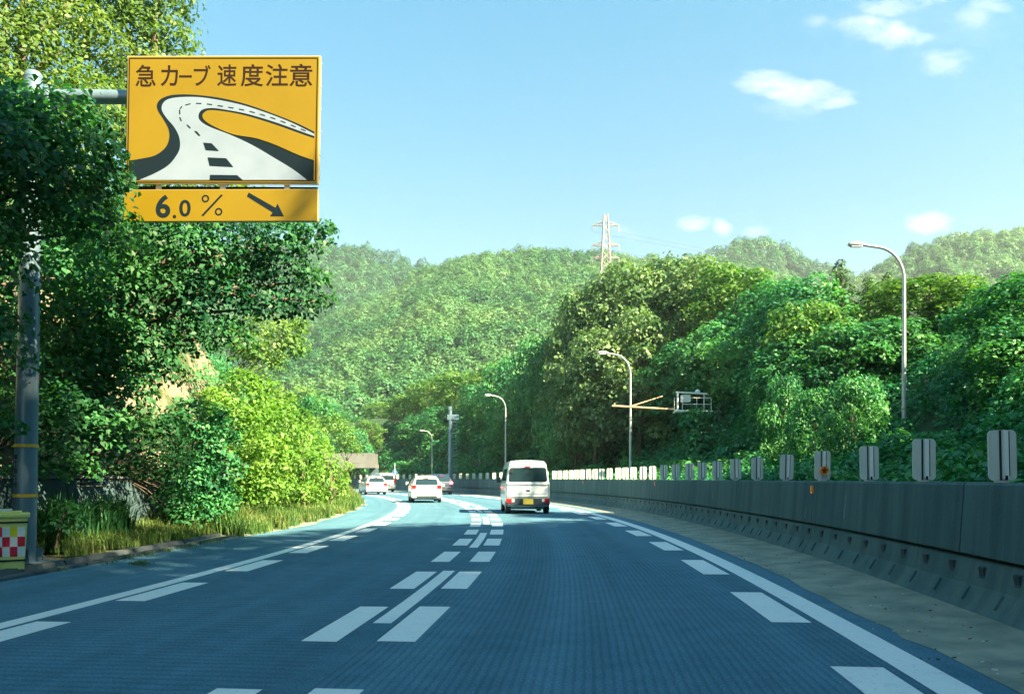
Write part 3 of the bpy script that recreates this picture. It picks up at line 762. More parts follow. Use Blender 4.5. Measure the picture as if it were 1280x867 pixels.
while d < L[-1] - 22:
    p, q = along(d), along(d + 20); dashes.append([(p[0], p[1] - 1.4), (q[0], q[1] - 1.4), (q[0], q[1] + 1.4), (p[0], p[1] + 1.4)]); d += 40
flat_poly('centre_dash', [[sb(*p) for p in dd] for dd in dashes], M['sign_navy'], -.0145, sg)
for ch, x0, x1, y0, y1 in (('急', 485, 560, 226, 304), ('カ', 578, 642, 230, 304), ('ー', 646, 693, 267, 275), ('ブ', 700, 762, 232, 306), ('速', 787, 858, 232, 309), ('度', 873, 956, 233, 312), ('注', 964, 1046, 235, 313), ('意', 1051, 1135, 236, 316)):
    xa, za = sb(x0, y1); xb, zb = sb(x1, y0)
    text_mesh(ch, 'lettering', M['sign_text'], sg, (xa, xb, za, zb), -.0075, .012)
# bolts along the right edge
a = MB()
for k in range(6): a.lathe([(0, .012), (.014, .012), (.018, .006)], (BW, .03, .1 + k * (BH - .2) / 5), 'X', 8)
a.build('bolt', M['galv'], sg)
# brackets joining the gradient plate
gz0 = P(0, 804 / 2.89, SY - .2).z; gz1 = P(0, 686 / 2.89, SY - .2).z
gs = empty('gradient_sign', P(447 / 2.89, 801 / 2.89, SY - .2), 0, 'yellow downhill gradient plate reading 6.0 % with an arrow under the big board', 'road sign')
gs.rotation_euler = (0, R_(.5), R_(-2.0))
GW, GH = 713 * PW, 117 * PW
def gb(x, y):
    t = (x - 443) / 714; return ((x - 443) * PW, (1 - (y - (682 + 11 * t)) / 116) * GH)
a = MB(); a.box((GW / 2, .03, GH / 2), (GW, .05, GH)); a.build('frame', M['sign_frame'], gs)
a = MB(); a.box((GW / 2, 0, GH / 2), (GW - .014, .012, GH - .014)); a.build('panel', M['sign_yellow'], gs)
for ch, x0, x1, y0, y1, of in (('6', 562, 616, 704, 787, .028), ('.', 625, 638, 777, 790, .02), ('0', 649, 691, 724, 784, .02)):
    xa, za = gb(x0, y1); xb, zb = gb(x1, y0); text_mesh(ch, 'lettering', M['sign_navy'], gs, (xa, xb, za, zb), -.0075, of)
rings = []
for (cx, cy, ro, ri) in ((745, 721, 14, 8), (794, 769, 14, 8)):
    for k in range(20):
        t0, t1 = 2 * math.pi * k / 20, 2 * math.pi * (k + 1) / 20
        rings.append([gb(cx + r * math.cos(t), cy + r * math.sin(t)) for r, t in ((ro, t0), (ro, t1), (ri, t1), (ri, t0))])
rings.append([gb(802, 707), gb(810, 709), gb(738, 784), (gb(730, 781))])
flat_poly('lettering', rings, M['sign_navy'], -.0075, gs)
ar = [(904, 702), (1002, 758), (1010, 744), (1034, 790), (982, 789), (992, 775), (897, 716)]
flat_poly('arrow', [[gb(*p) for p in ar]], M['sign_navy'], -.0075, gs)
a = MB()
for x in (568, 806, 1043): a.box(((x - 452) * PW, .075, -.04), (.075, .03, .30))
a.build('bracket', M['galv'], sg)
a = MB(); a.box((BW * .52, .11, -.045), (BW * .93, .03, .06)); a.build('rear_rail', M['sign_navy'], sg)

# ------------------------------------------------------------------ yellow checkered bin at the post
bo = empty('roadside_bin', (P(3, 0, 10.6).x, 10.6, .06), R_(31), 'yellow plastic box with red white and yellow checkered sheet beside the post', 'bin')
a = MB()
def taper(mb, w0, d0, w1, d1, z0, z1, m=0):
    v = [(-w0/2, -d0/2, z0), (w0/2, -d0/2, z0), (w0/2, d0/2, z0), (-w0/2, d0/2, z0), (-w1/2, -d1/2, z1), (w1/2, -d1/2, z1), (w1/2, d1/2, z1), (-w1/2, d1/2, z1)]
    mb.add(v, [(0, 1, 2, 3), (4, 5, 6, 7), (0, 1, 5, 4), (1, 2, 6, 5), (2, 3, 7, 6), (3, 0, 4, 7)], m)
taper(a, .50, .40, .58, .46, 0, .68); a.build('body', M['bin_yellow'], bo)
a = MB(); a.box((0, 0, .705), (.63, .50, .055), bev=.018); a.box((0, 0, .745), (.44, .34, .03), bev=.01); a.build('lid', M['bin_yellow'], bo)
a = MB(); a.box((-.06, -.05, .775), (.34, .22, .025)); a.build('white_sheet', M['retro_white'], bo)
ck = MB(); cols = 'WYRW RWWR WYRW'.split()
pat = ['WYWW', 'RWRW', 'WRWR', ]
pat = [[0, 2, 1, 0, 2, 0], [1, 0, 0, 1, 0, 1], [0, 2, 1, 0, 1, 0]]
for r in range(3):
    for c in range(6):
        x0 = -.25 + c * .0845; z1 = .56 - r * .13; yy = lambda z: -(.20 + .03 * z / .68) - .004
        v = [(x0, yy(z1 - .13), z1 - .13), (x0 + .0845, yy(z1 - .13), z1 - .13), (x0 + .0845, yy(z1), z1), (x0, yy(z1), z1)]
        ck.add(v, [(0, 1, 2, 3)], pat[r][c])
ck.build('checker_sheet', [M['retro_white'], M['red'], M['retro_yellow']], bo)
a = MB()
for z in (.62, .12):
    w = .50 + .08 * z / .68 + .012; dd = .40 + .06 * z / .68 + .016
    a.box((0, -dd / 2, z), (w, .006, .022)); a.box((w / 2, 0, z), (.006, dd, .022)); a.box((-w / 2, 0, z), (.006, dd, .022))
a.build('strap', M['black'], bo)

# ------------------------------------------------------------------ street lamps
def make_lamp():
    r = empty('street_lamp', (0, 0, 0))
    a = MB(); pth = [(0, 0, 0), (0, 0, 3), (0, 0, 8.2)]
    for k in range(1, 9):
        t = R_(90 * k / 8 * .93); pth.append((-.95 * (1 - math.cos(t)) * 1.15, 0, 8.2 + 1.25 * math.sin(t)))
    e = pth[-1]; pth += [(e[0] - .5, 0, e[2] + .07)]
    a.tube(pth, [.10, .085, .065] + [.055] * (len(pth) - 3), 12); a.build('pole', M['galv'], r, True)
    a = MB(); e = pth[-1]; a.tube([(e[0] + .05, 0, e[2]), (e[0] - .1, 0, e[2] + .035), (e[0] - .35, 0, e[2] + .05), (e[0] - .62, 0, e[2] + .03), (e[0] - .7, 0, e[2] + .01)], [.04, .085, .11, .09, .02], 12); a.build('lamp_head', M['galv'], r, True)
    a = MB(); a.box((e[0] - .36, 0, e[2] - .05), (.42, .15, .04), bev=.01); a.build('lens', M['lamp_clear'], r)
    a = MB(); a.box((-.19, -.02, 1.1), (.20, .14, .3), bev=.01); a.build('control_box', M['steel_blue'], r)
    return r
lamp = make_lamp()
LAMPS = [(1130, 305, 30.8, 'tall curved street lamp nearest on the right, rising past the right hill', 1), (788, 441, 48, 'curved street lamp beside the horizontal boom, second from the right', 1), (632, 494, 64, 'curved street lamp rising just left above the small van', 1), (540, 538, 82, 'farthest curved street lamp above the white hatchback', .8)]
for i, (px, pyt, Y, lab, _) in enumerate(LAMPS):
    o = lamp if i == 0 else copy_tree(lamp)
    X = (px - 640) / 1000 * Y; s, x0 = xs_of((X, Y)); n = x0 - bar_x(s) - .35
    zt = CAM_H + (598 - pyt) / 1000 * Y; zb = zR(s, max(0, n)) - .1
    if i == 0: zb = 1.0
    sc = 1.0
    sc = [1, .93, .80, .60][i]
    o.location = (X, Y, zt - 9.56 * sc); o.scale = (sc, sc, sc); o.rotation_euler = (0, 0, [0, .1, .3, .35][i])
    tag(o, lab, 'street lamp', 'curved street lamps along the right side')
    if zt - 9.56 > zb:   # foot pad on the slope
        pass

# blue grey communication mast with steps
p = P(563, 598, 75); s_, x_ = xs_of(p); zb = zR(s_, max(0, x_ - bar_x(s_) - .35))
mo_ = empty('utility_pole', (p.x, p.y, 0), 0, 'straight blue grey pole with climbing pegs behind the distant barrier', 'pole')
ht = P(0, 512, 75).z
a = MB(); a.tube([(0, 0, 0), (0, 0, ht)], [.20, .15], 12); a.build('shaft', M['steel_blue'], mo_, True)
for k in range(16):
    a = MB(); a.box((.34, 0, 1.6 + k * (ht - 2) / 16), (.5, .07, .06)); a.box((.56, 0, 1.6 + k * (ht - 2) / 16 + .08), (.06, .07, .2)); a.build('climbing_peg', M['steel_blue'], mo_)
a = MB(); a.box((.25, 0, ht - .7), (1.1, .3, .5), bev=.03); a.box((0, 0, ht + .15), (.3, .3, .3)); a.build('top_box', M['steel_blue'], mo_)

# small blue cross shaped road sign far off
p = P(493.5, 605, 86)
cs = empty('road_sign', (p.x, p.y, 0), 0, 'small blue sign on a thin post left of the white hatchback roof', 'road sign')
a = MB(); a.tube([(0, 0, 0), (0, 0, 2.9)], .05, 8); a.build('post', M['galv'], cs)
a = MB(); a.prism([(-.35, 0, 1.9), (0, 0, 1.55), (.35, 0, 1.9), (0, 0, 2.45)], (0, .03, 0)); a.build('plate', M['sign_blue'], cs)

# ------------------------------------------------------------------ boom with caged equipment over the right slope
CY = 46
cg = empty('equipment_cage', P(866, 598, CY) , 0, 'white railed equipment cage with a pale box sticking out of the vines', 'gantry'); cg.location.z = 0
def cl_(px, py, dy=0): q = P(px, py, CY + dy); return q - cg.location
a = MB()
for dy in (0, 1.0):
    a.tube([cl_(843, 513, dy), cl_(889, 514, dy)], .05, 6); a.tube([cl_(845, 490, dy), cl_(884, 492, dy)], .045, 6)
a.box(cl_(866, 514.5, .5), (2.1, 1.1, .06)); a.build('platform', M['rail_white'], cg)
for (x, y0, w) in ((847, 489, .10), (843, 497, .03), (889, 498, .03), (880, 492, .045), (871, 498, .03), (853, 495, .03)):
    for dy in (0, 1.0):
        a = MB(); a.tube([cl_(x, y0, dy), cl_(x, 514, dy)], w * .55, 6); a.build('upright', M['rail_white'], cg)
for py in (497, 505):
    for dy in (0, 1.0): a = MB(); a.tube([cl_(853, py, dy), cl_(889, py, dy)], .018, 5); a.build('handrail', M['rail_white'], cg)
a = MB(); a.box(cl_(857, 498, .3), (.52, .35, .40), bev=.02); a.build('equipment_box', M['retro_white'], cg)
a = MB(); a.lathe([(0, .16), (.07, .15), (.14, .08), (.16, .02)], cl_(872, 490, .4), 'Z', 14); a.build('dome', M['rail_white'], cg, True)
a = MB(); a.tube([cl_(875, 514, .5), Vector((cl_(875, 514).x, .5, .8))], .16, 12); a.build('column', M['galv'], cg, True)
bm_ = empty('boom', P(843, 512, CY) , 0, 'horizontal boom coloured as if in reddish light, with a slanting rod left of the cage', 'boom'); bm_.location.z = 0
a = MB(); a.tube([P(765, 507, CY) - bm_.location, P(843, 511.5, CY) - bm_.location], .055, 8); a.tube([P(768, 506, CY) - bm_.location, P(768, 503.5, CY) - bm_.location], .05, 6); a.build('beam', M['warm_lit_beam'], bm_)
a = MB(); a.tube([P(790, 507, CY) - bm_.location, P(828, 495, CY + 1.6) - bm_.location], .03, 6); a.build('slanting_rod', M['warm_lit_beam'], bm_)

# ------------------------------------------------------------------ concrete overpass far left
ov = empty('overpass', (-18.8, 95, 0), R_(4), 'small pale concrete overpass glimpsed left above the distant cars', 'bridge')
zt = P(0, 566, 95).z; zm = P(0, 583, 95).z
a = MB(); a.box((-2, 0, (zt + zm) / 2 + .2), (9, .25, zt - zm - .4)); a.box((-2, 3.5, (zt + zm) / 2 + .2), (9, .25, zt - zm - .4)); a.build('parapet', M['concrete_pale'], ov)
a = MB(); a.box((-2, 1.75, zm + .1), (9.2, 4.2, .5)); a.build('deck', M['concrete_pale'], ov)
for x in (-5.5, 2.2):
    a = MB(); a.box((x, 1.9, zm / 2 - .2), (.8, 3, zm + .1)); a.build('abutment', M['wall'], ov)

# ------------------------------------------------------------------ pylon and wires
PYY = 240
py_ = empty('pylon', (P(757, 0, PYY).x, PYY, 10), 0, 'pale lattice electricity pylon standing on the wooded hill', 'pylon')
zt = P(0, 268, PYY).z - 10; zb = 20.0
a = MB(); W = lambda z: .55 + (zt - z) * .052
lev = [zb + (zt - zb) * k / 18 for k in range(19)]
for sx, sy in ((1, 1), (1, -1), (-1, -1), (-1, 1)):
    a.tube([(sx * W(z), sy * W(z), z) for z in lev], .17, 4)
for z0, z1 in zip(lev, lev[1:]):
    w0, w1 = W(z0), W(z1)
    for (p0, p1) in (((-1, -1), (1, -1)), ((1, -1), (1, 1)), ((1, 1), (-1, 1)), ((-1, 1), (-1, -1))):
        a.tube([(p0[0] * w0, p0[1] * w0, z0), (p1[0] * w1, p1[1] * w1, z1)], .08, 4); a.tube([(p1[0] * w0, p1[1] * w0, z0), (p0[0] * w1, p0[1] * w1, z1)], .08, 4)
a.build('lattice_tower', M['pylon'], py_)
arm_tips = []
for pyy in (282, 307, 323):
    zc = P(0, pyy, PYY).z - 10; a = MB(); w = W(zc)
    for sx in (-1, 1):
        tip = Vector((sx * 4.0, 0, zc + .1)); arm_tips.append(tip + Vector((0, 0, -1.9)))
        for (sy, dz) in ((1, 0), (-1, 0), (1, 1.1), (-1, 1.1)): a.tube([(sx * w, sy * w, zc + dz), tip], .11, 4)
        for f in (.3, .6): a.tube([Vector((sx * w, w, zc)).lerp(tip, f), Vector((sx * w, -w, zc + 1.1)).lerp(tip, f)], .06, 4)
    a.build('crossarm', M['pylon'], py_)
for t in arm_tips:
    a = MB(); a.tube([t + Vector((0, 0, 1.9)), t], .13, 6); a.build('insulator', M['cable'] if t.x < 0 and t.z > 50 else M['pylon'], py_)
for k, t in enumerate(arm_tips):
    w0 = t + py_.location; end = Vector((300 + 8 * k, 330 + 10 * (k % 2), w0.z + 14)); pts = []
    for i in range(25):
        f = i / 24; q = w0.lerp(end, f); q.z -= 4 * 10 * f * (1 - f); pts.append(q - w0)
    a = MB(); a.tube(pts, .035, 4)
    o = a.build('power_line', M['cable']); o.location = w0
    side = 'left' if k % 2 == 0 else 'right'; lv = ('upper', 'middle', 'lower')[k // 2]
    tag(o, 'thin power line hung from the %s arm of the pylon on its %s side' % (lv, side), 'power line', 'power lines from the pylon')

# ------------------------------------------------------------------ vehicles (rear at y=0, driving towards +y)
def lerp(a, b, t): return a + (b - a) * t
def make_car(name, spec, loc, rz, label, cat):
    r = empty(name, loc, rz, label, cat)
    W, H, L = spec['W'], spec['H'], spec['L']; belt = spec['belt']; tuck = spec['tuck']; prof = spec['prof']; paint = spec['paint']; gc = .2
    st = [f * L for f in spec['st']]
    def ring(y):
        zt = lerp_tab(prof, y / L); e = lerp_tab([(0, .965), (.02, .99), (.06, 1), (.9, 1), (.96, .95), (1, .80)], y / L); hw = W / 2 * e
        bl = min(belt, zt - .06); gr = max(0, (zt - bl) / (H - belt)); tk = tuck * min(1, gr)
        zb = gc + (.10 if y < .05 * L or y > .95 * L else 0)
        rr = min(.10, (zt - bl) * .35)
        sh = spec['rake'] * 1.0
        def yy(z):   # raked tail
            if y > .35 * L: return y
            return y + sh * max(0, z - spec['tailz']) * max(0, 1 - y / (.35 * L))
        pts = [(0, zb), (hw * .88, zb), (hw * .97, zb + .08), (hw, lerp(zb, bl, .45)), (hw * .995, bl - .05), (hw * .975, bl), (hw * .975 - tk * .55, lerp(bl, zt - rr, .55)), (hw * .975 - tk, zt - rr), (hw * .975 - tk - rr * .75, zt - rr * .22), (hw * .5, zt), (0, zt + .012)]
        full = [(-x, z) for x, z in pts[::-1]][:-1] + pts[1:]
        full = [(x, z) for x, z in pts] + [(-x, z) for x, z in pts[-2:0:-1]]
        return [Vector((x, yy(z), z)) for x, z in full]
    a = MB(); rg = [ring(y) for y in st]; k = len(rg[0])
    V = [p for q in rg for p in q]; F = [(i * k + j, i * k + (j + 1) % k, (i + 1) * k + (j + 1) % k, (i + 1) * k + j) for i in range(len(st) - 1) for j in range(k)]
    for base in (0, (len(st) - 1) * k):      # end caps as strips between left and right halves
        F += [(base + j, base + j + 1, base + (k - j - 1) % k, base + (k - j) % k) for j in range(0, k // 2)]
    a.add(V, F); body = a.build('body', paint, r, True, 40)
    # tail plane: surface point at height z, lateral x
    def tail(x, z, off=.012):
        pts = ring(0); zt = lerp_tab(prof, 0); return Vector((x, spec['rake'] * max(0, z - spec['tailz']) - off, z))
    def panel(name, poly, m, off=.012, thick=.02, parent=r):
        a = MB(); P0 = [tail(x, z, off) for x, z in poly]; a.prism(P0, (0, thick, 0)); return a.build(name, m, parent)
    def rrect(x0, x1, z0, z1, rad, taper=0):
        out = []
        for (cx, cz, a0) in ((x1 - rad, z1 - rad, 0), (x0 + rad, z1 - rad, 90), (x0 + rad, z0 + rad, 180), (x1 - rad, z0 + rad, 270)):
            for kk in range(4):
                t = R_(a0 + 30 * kk); z = cz + rad * math.sin(t); f = 1 - taper * (z - z0) / (z1 - z0); out.append(((cx + rad * math.cos(t)) * f, z))
        return out
    w = spec['win']; rw = panel('rear_window', rrect(-w[0], w[0], w[1], w[2], .06, w[3]), M['glass'])
    # side windows on the inclined side between belt and roof
    for sx in (-1, 1):
        y0, y1 = spec['side']; a = MB(); hw = W / 2 * .975; zt = H
        x_lo = hw - .0 + .006; x_hi = hw - tuck * .62 + .010
        n = spec.get('nwin', 2)
        for q in range(n):
            ya = lerp(y0, y1, q / n) + .04; yb = lerp(y0, y1, (q + 1) / n) - .04; ind = .28 if q == n - 1 and spec.get('slant', True) else .0
            z0_, z1_ = belt + .03, lerp(belt, H - .1, .70)
            fx = lambda z: sx * (hw - tuck * .55 * (z - belt) / (.55 * (H - .10 - belt)) + .008)
            v = [Vector((fx(z0_), ya, z0_)), Vector((fx(z0_), yb, z0_)), Vector((fx(z1_), yb - ind, z1_)), Vector((fx(z1_), ya + (.1 if q == 0 else 0), z1_))]
            a.prism(v, (-sx * .012, 0, 0))
        a.build('side_window', M['glass'], r)
    # windscreen
    wy0, wy1 = spec['screen']; a = MB(); z0_, z1_ = lerp_tab(prof, wy1 / L) + .02, lerp_tab(prof, wy0 / L) - .03
    a.prism([(-W * .42, wy1, z0_), (W * .42, wy1, z0_), (W * .36, wy0, z1_), (-W * .36, wy0, z1_)], (0, .02, .02)); a.build('windscreen', M['glass'], r)
    # wheels
    for y in spec['axles']:
        for sx in (-1, 1):
            rw_ = spec['wr']; wx = sx * (W / 2 - .10)
            a = MB(); a.lathe([(-.085, rw_ * .62), (-.09, rw_ * .93), (-.07, rw_), (.07, rw_), (.09, rw_ * .93), (.085, rw_ * .62)], (wx, y, rw_), 'X', 24); wheel = a.build('wheel', M['rubber'], r, True, 40)
            a = MB(); a.lathe([(-.088, rw_ * .6), (-.07, .05), (.07, .05), (.088, rw_ * .6)], (wx + sx * .004, y, rw_), 'X', 18)
            for kk in range(5):
                t = kk * 2 * math.pi / 5; a.box((wx + sx * .092, y + .3 * rw_ * math.cos(t), rw_ + .3 * rw_ * math.sin(t)), (.012, .09 * rw_ * 2, .5 * rw_), 0, Matrix.Rotation(t + math.pi / 2, 3, 'X'))
            a.build('rim', M['rim'], wheel)
    # underbody and bumper
    bz = spec['bump']; a = MB()
    a.box((0, .02, (bz[0] + bz[1]) / 2), (W * .985, .12, bz[1] - bz[0]), bev=.03); a.build('bumper', spec['bumpm'], r)
    a = MB(); a.box((0, L * .5, .22), (W * .8, L * .86, .12)); a.tube([(W * .2, .02, .2), (W * .2, .5, .22)], .03, 8); a.box((0, .3, .28), (W * .62, .25, .1)); a.build('underbody', M['black_plastic'], r)
    pw = (.165, .0825)
    pz = spec['plate']; a = MB(); a.box((0, -.058 if spec['platebump'] else -.02, pz), (.36, .014, .19), bev=.004); pl = a.build('number_plate', spec['platem'], r)
    t = spec['tail']
    for sx in (-1, 1):
        x0, x1, z0, z1 = t[:4]; off = t[4]
        a = MB(); a.box((sx * (x0 + x1) / 2, -off + .02, (z0 + z1) / 2), (x1 - x0, .06, z1 - z0), bev=.012); tl = a.build('tail_lamp', spec['tailm'], r)
        if t[5]:
            a = MB(); a.box((sx * (x0 - .045), -off + .02, (z0 + z1) / 2 + .01), (.09, .05, (z1 - z0) * .8), bev=.01); a.build('reverse_lamp', M['lamp_clear'], r)
        a = MB(); my = spec['mirror']; a.box((sx * (W / 2 + .10), my, belt + .06), (.16, .10, .20), bev=.03); a.box((sx * (W / 2 + .01), my + .02, belt + .0), (.08, .06, .05)); a.build('wing_mirror', M['black_plastic'] if spec['mb'] else paint, r)
        a = MB(); a.box((sx * W * .36, L - .06, .62), (.26, .1, .16), bev=.02); a.build('headlight', M['lamp_clear'], r)
    a = MB(); q = tail(0, w[2] + .04, .03); a.box(q, (.20, .05, .035), bev=.008); a.build('high_brake_lamp', M['tail_red'], r)
    a = MB(); q0 = tail(-.16, w[2] - .01, .03); q1 = tail(.18, w[2] - .035, .03); a.tube([q0 + Vector((-.03, 0, .05)), q0, q1], .012, 6); a.build('wiper', M['black'], r)
    a = MB()
    if spec['badge']: a.box(tail(0, spec['badge'], .014), (.14, .02, .065), bev=.02); a.build('handle', M['black_plastic'], r)
    return r, tail
def car_pose(px, Y):
    X = (px - 640) / 1000 * Y; s, x0 = xs_of((X, Y)); return Vector((X, Y, .004)), s / RC
KV = dict(W=1.58, H=1.90, L=3.4, belt=1.14, tuck=.10, prof=[(0, 1.80), (.015, 1.87), (.05, 1.90), (.80, 1.88), (.84, 1.84), (.96, 1.18), (1, .85)], st=[0, .012, .03, .07, .2, .4, .6, .78, .84, .9, .96, .99, 1],
    rake=.10, tailz=1.1, paint=M['white_paint'], win=(.69, 1.14, 1.64, .06), side=(.25, 2.75), nwin=3, slant=True, screen=(2.84, 3.25), axles=(.42, 2.75), wr=.27,
    bump=(.30, .56), bumpm=M['black_plastic'], plate=.435, platebump=True, platem=M['plate_yellow'], tail=(.58, .77, .40, .53, .05, True), tailm=M['tail_red'], mirror=2.7, mb=True, badge=.82)
loc_, rz_ = car_pose(660, 28.4)
kv, tl = make_car('small_van', KV, loc_, rz_, 'small white boxy van with black bumper and yellow plate in the right lane', 'van')
a = MB()                                  # tailgate pressings: ledge, seams and the small lettering strip
a.box((0, -.012, 1.03), (1.44, .022, .012)); a.box((0, -.010, .60), (1.50, .02, .012)); a.box((.735, -.006, .84), (.008, .02, .5)); a.box((-.735, -.006, .84), (.008, .02, .5)); a.build('tailgate_seam', M['sign_navy'], kv)
a = MB(); a.prism([(-.66, -.016, .72), (.66, -.016, .72), (.70, -.016, .93), (.40, -.016, .98), (-.40, -.016, .98), (-.70, -.016, .93)], (0, .014, 0)); a.build('tailgate_pressing', M['white_paint'], kv)
a = MB()
for k in range(6): a.box((.46 + .035 * k, -.020, 1.0 - .002 * k), (.022, .006, .03))
a.build('badge', M['galv'], kv)
a = MB(); a.box((-.60, -.0, 1.52), (.10, .03, .14), bev=.01); a.build('window_sticker', M['black'], kv)

HB = dict(W=1.60, H=1.42, L=3.9, belt=.92, tuck=.20, prof=[(0, 1.20), (.03, 1.33), (.10, 1.40), (.3, 1.42), (.5, 1.40), (.72, .98), (.95, .80), (1, .62)], st=[0, .02, .05, .1, .2, .35, .5, .6, .72, .85, .95, .99, 1],
    rake=.55, tailz=.88, paint=M['white_paint_sunlit'], win=(.60, .93, 1.24, .12), side=(.65, 2.55), nwin=2, screen=(2.05, 2.75), axles=(.62, 3.15), wr=.31,
    bump=(.26, .55), bumpm=M['white_paint_sunlit'], plate=.66, platebump=False, platem=M['plate_white'], tail=(.55, .76, .74, .92, .02, False), tailm=M['tail_red'], mirror=2.5, mb=False, badge=None)
loc_, rz_ = car_pose(533.5, 41.5)
hb, tl = make_car('hatchback', HB, loc_, rz_, 'white hatchback in the left lane on the sunlit asphalt', 'car')
a = MB(); a.box((0, -.043, .30), (1.05, .03, .12), bev=.02); a.build('diffuser', M['black_plastic'], hb)
SV = dict(HB); SV.update(W=1.78, H=1.62, L=4.4, belt=1.02, prof=[(0, 1.36), (.03, 1.52), (.10, 1.60), (.3, 1.62), (.5, 1.60), (.72, 1.10), (.95, .92), (1, .7)], paint=M['dark_paint'], bumpm=M['black_plastic'], win=(.66, 1.02, 1.42, .12), tail=(.56, .84, .82, 1.0, .03, False), tailm=M['brake'], bump=(.3, .62), plate=.75, axles=(.7, 3.5), wr=.35, side=(.7, 2.9), screen=(2.3, 3.1), mirror=2.8)
loc_, rz_ = car_pose(553, 63)
make_car('dark_car', SV, loc_, rz_ , 'dark car with glowing red brake lights half behind the white hatchback', 'car')
SD = dict(HB); SD.update(W=1.66, H=1.44, L=4.3, prof=[(0, 1.02), (.04, 1.06), (.10, 1.14), (.2, 1.42), (.35, 1.44), (.52, 1.42), (.72, .98), (.95, .80), (1, .62)], rake=.9, tailz=.98, win=(.62, .99, 1.30, .14), tail=(.56, .80, .72, .92, .02, False), plate=.56, axles=(.75, 3.5), screen=(2.3, 3.0), belt=.96)
SD['prof'] = [(0, 1.30), (.05, 1.38), (.10, 1.42), (.35, 1.44), (.52, 1.42), (.72, .98), (.95, .80), (1, .62)]; SD['rake'] = .75; SD['tailz'] = .95
loc_, rz_ = car_pose(471, 62)
make_car('station_wagon', SD, loc_, rz_, 'white low wagon farthest left beside the grassy verge', 'car')
MV = dict(KV); MV.update(W=1.66, H=1.80, L=4.2, belt=1.08, tuck=.14, prof=[(0, 1.66), (.02, 1.75), (.07, 1.80), (.6, 1.78), (.8, 1.15), (1, .8)], paint=M['white_paint_sunlit'], bumpm=M['white_paint_sunlit'], win=(.66, 1.12, 1.55, .08), platem=M['plate_white'], plate=.72, platebump=False, tail=(.66, .82, .85, 1.25, .02, False), screen=(2.6, 3.3), axles=(.7, 3.4), wr=.31, mirror=3.1, side=(.3, 2.9), badge=None, mb=False)
loc_, rz_ = car_pose(484, 76)
make_car('minivan', MV, loc_, rz_, 'tall white minivan partly behind the white wagon', 'van')

# ------------------------------------------------------------------ vegetation
def tree_at(name, label, base, clumps, leafm, size, dens, trunk_r=.18, up=.45, squash=.8, group=None, cat='tree', aspect=.55, droop=.3, shell=.5, maxn=20000, stem='trunk', crown='crown'):
    b = Vector(base); r = empty(name, b, 0, label, cat, group)
    cl = [((c[0] - b.x, c[1] - b.y, c[2] - b.z), rr) for c, rr in clumps]
    V, F, S = cloud(cl, dens, size, up=up, squash=squash, aspect=aspect, droop=droop, shell=shell, maxn=maxn)
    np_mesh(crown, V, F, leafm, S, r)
    h = max(c[0][2] for c in cl) * .85; cx = sum(c[0][0] for c in cl) / len(cl) * .7; cy = sum(c[0][1] for c in cl) / len(cl) * .7
    trunk_mesh(max(.6, h), trunk_r, [c[0] for c in cl], stem, r, lean=(cx, cy))
    return r
def jitter_clumps(c, R, n, rr, flat=.8, rg=random):
    out = []
    for i in range(n):
        a = 2.39996 * i; f = (i + .5) / n; z = 1 - 1.75 * f; q = math.sqrt(max(0.05, 1 - z * z)) 
        k = rg.uniform(.55, 1.0)
        out.append(((c[0] + R[0] * q * math.cos(a) * k, c[1] + R[1] * q * math.sin(a) * k, c[2] + R[2] * z * rg.uniform(.7, 1)), rr * rg.uniform(.65, 1.3)))
    return out

# -- left: overhanging dark trees near the post
def pc(lst): return [(tuple(P(px, py, Y)), r) for (px, py, Y, r) in lst]
near1 = pc([(30, 148, 10.5, .38), (22, 118, 10.9, .22), (28, 235, 10.2, .5), (34, 280, 10.5, .4), (30, 195, 10, .55), (20, 160, 9.5, .6), (70, 165, 9.8, .70), (105, 205, 10.0, .6), (138, 232, 10.4, .35), (10, 215, 9.0, .8), (70, 260, 10, .8), (-62, 330, 9.5, .55), (110, 290, 10.6, .75), (-60, 180, 9, 1.1), (-60, 320, 9, 1.0), (-45, 400, 9.3, .45), (15, 415, 10.6, .13), (8, 300, 9.8, .25), (90, 345, 12.5, .8), (-50, 430, 9, .8), (4, 540, 10.0, .25)])
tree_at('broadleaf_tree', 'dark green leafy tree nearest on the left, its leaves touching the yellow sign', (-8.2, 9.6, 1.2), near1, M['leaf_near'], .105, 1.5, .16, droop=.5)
near2 = pc([(170, 300, 14.0, 1.0), (230, 320, 14.5, 1.1), (290, 310, 15, .95), (345, 305, 15.2, .75), (385, 300, 15.4, .5), (406, 290, 15.4, .28), (350, 345, 15.5, .7), (392, 352, 15.6, .42), (408, 378, 15.6, .25), (375, 385, 15.6, .5), (330, 385, 15.4, .6), (270, 375, 15, .9), (200, 380, 14.4, 1.0), (140, 370, 14, 1.0),
            (120, 300, 14, 1.0), (90, 420, 13.6, 1.0), (165, 440, 14.2, .85), (230, 430, 14.8, .65), (285, 425, 15.1, .55), (70, 480, 13.4, .9), (150, 500, 14, .7), (120, 470, 14.3, 1.0), (200, 470, 14.8, .5), (50, 380, 13.5, 1.1), (180, 370, 15.5, 1.1), (110, 440, 15, 1.1), (250, 350, 16, .9), (215, 345, 15.8, 1.0), (60, 330, 14.5, 1.1), (300, 350, 15.8, .8), (60, 540, 14, .9)])
tree_at('broadleaf_tree', 'dark spreading tree behind the post with a long branch reaching right below the sign', (-8.6, 14.2, 2.2), near2, M['leaf_near'], .115, 1.55, .2, droop=.5)
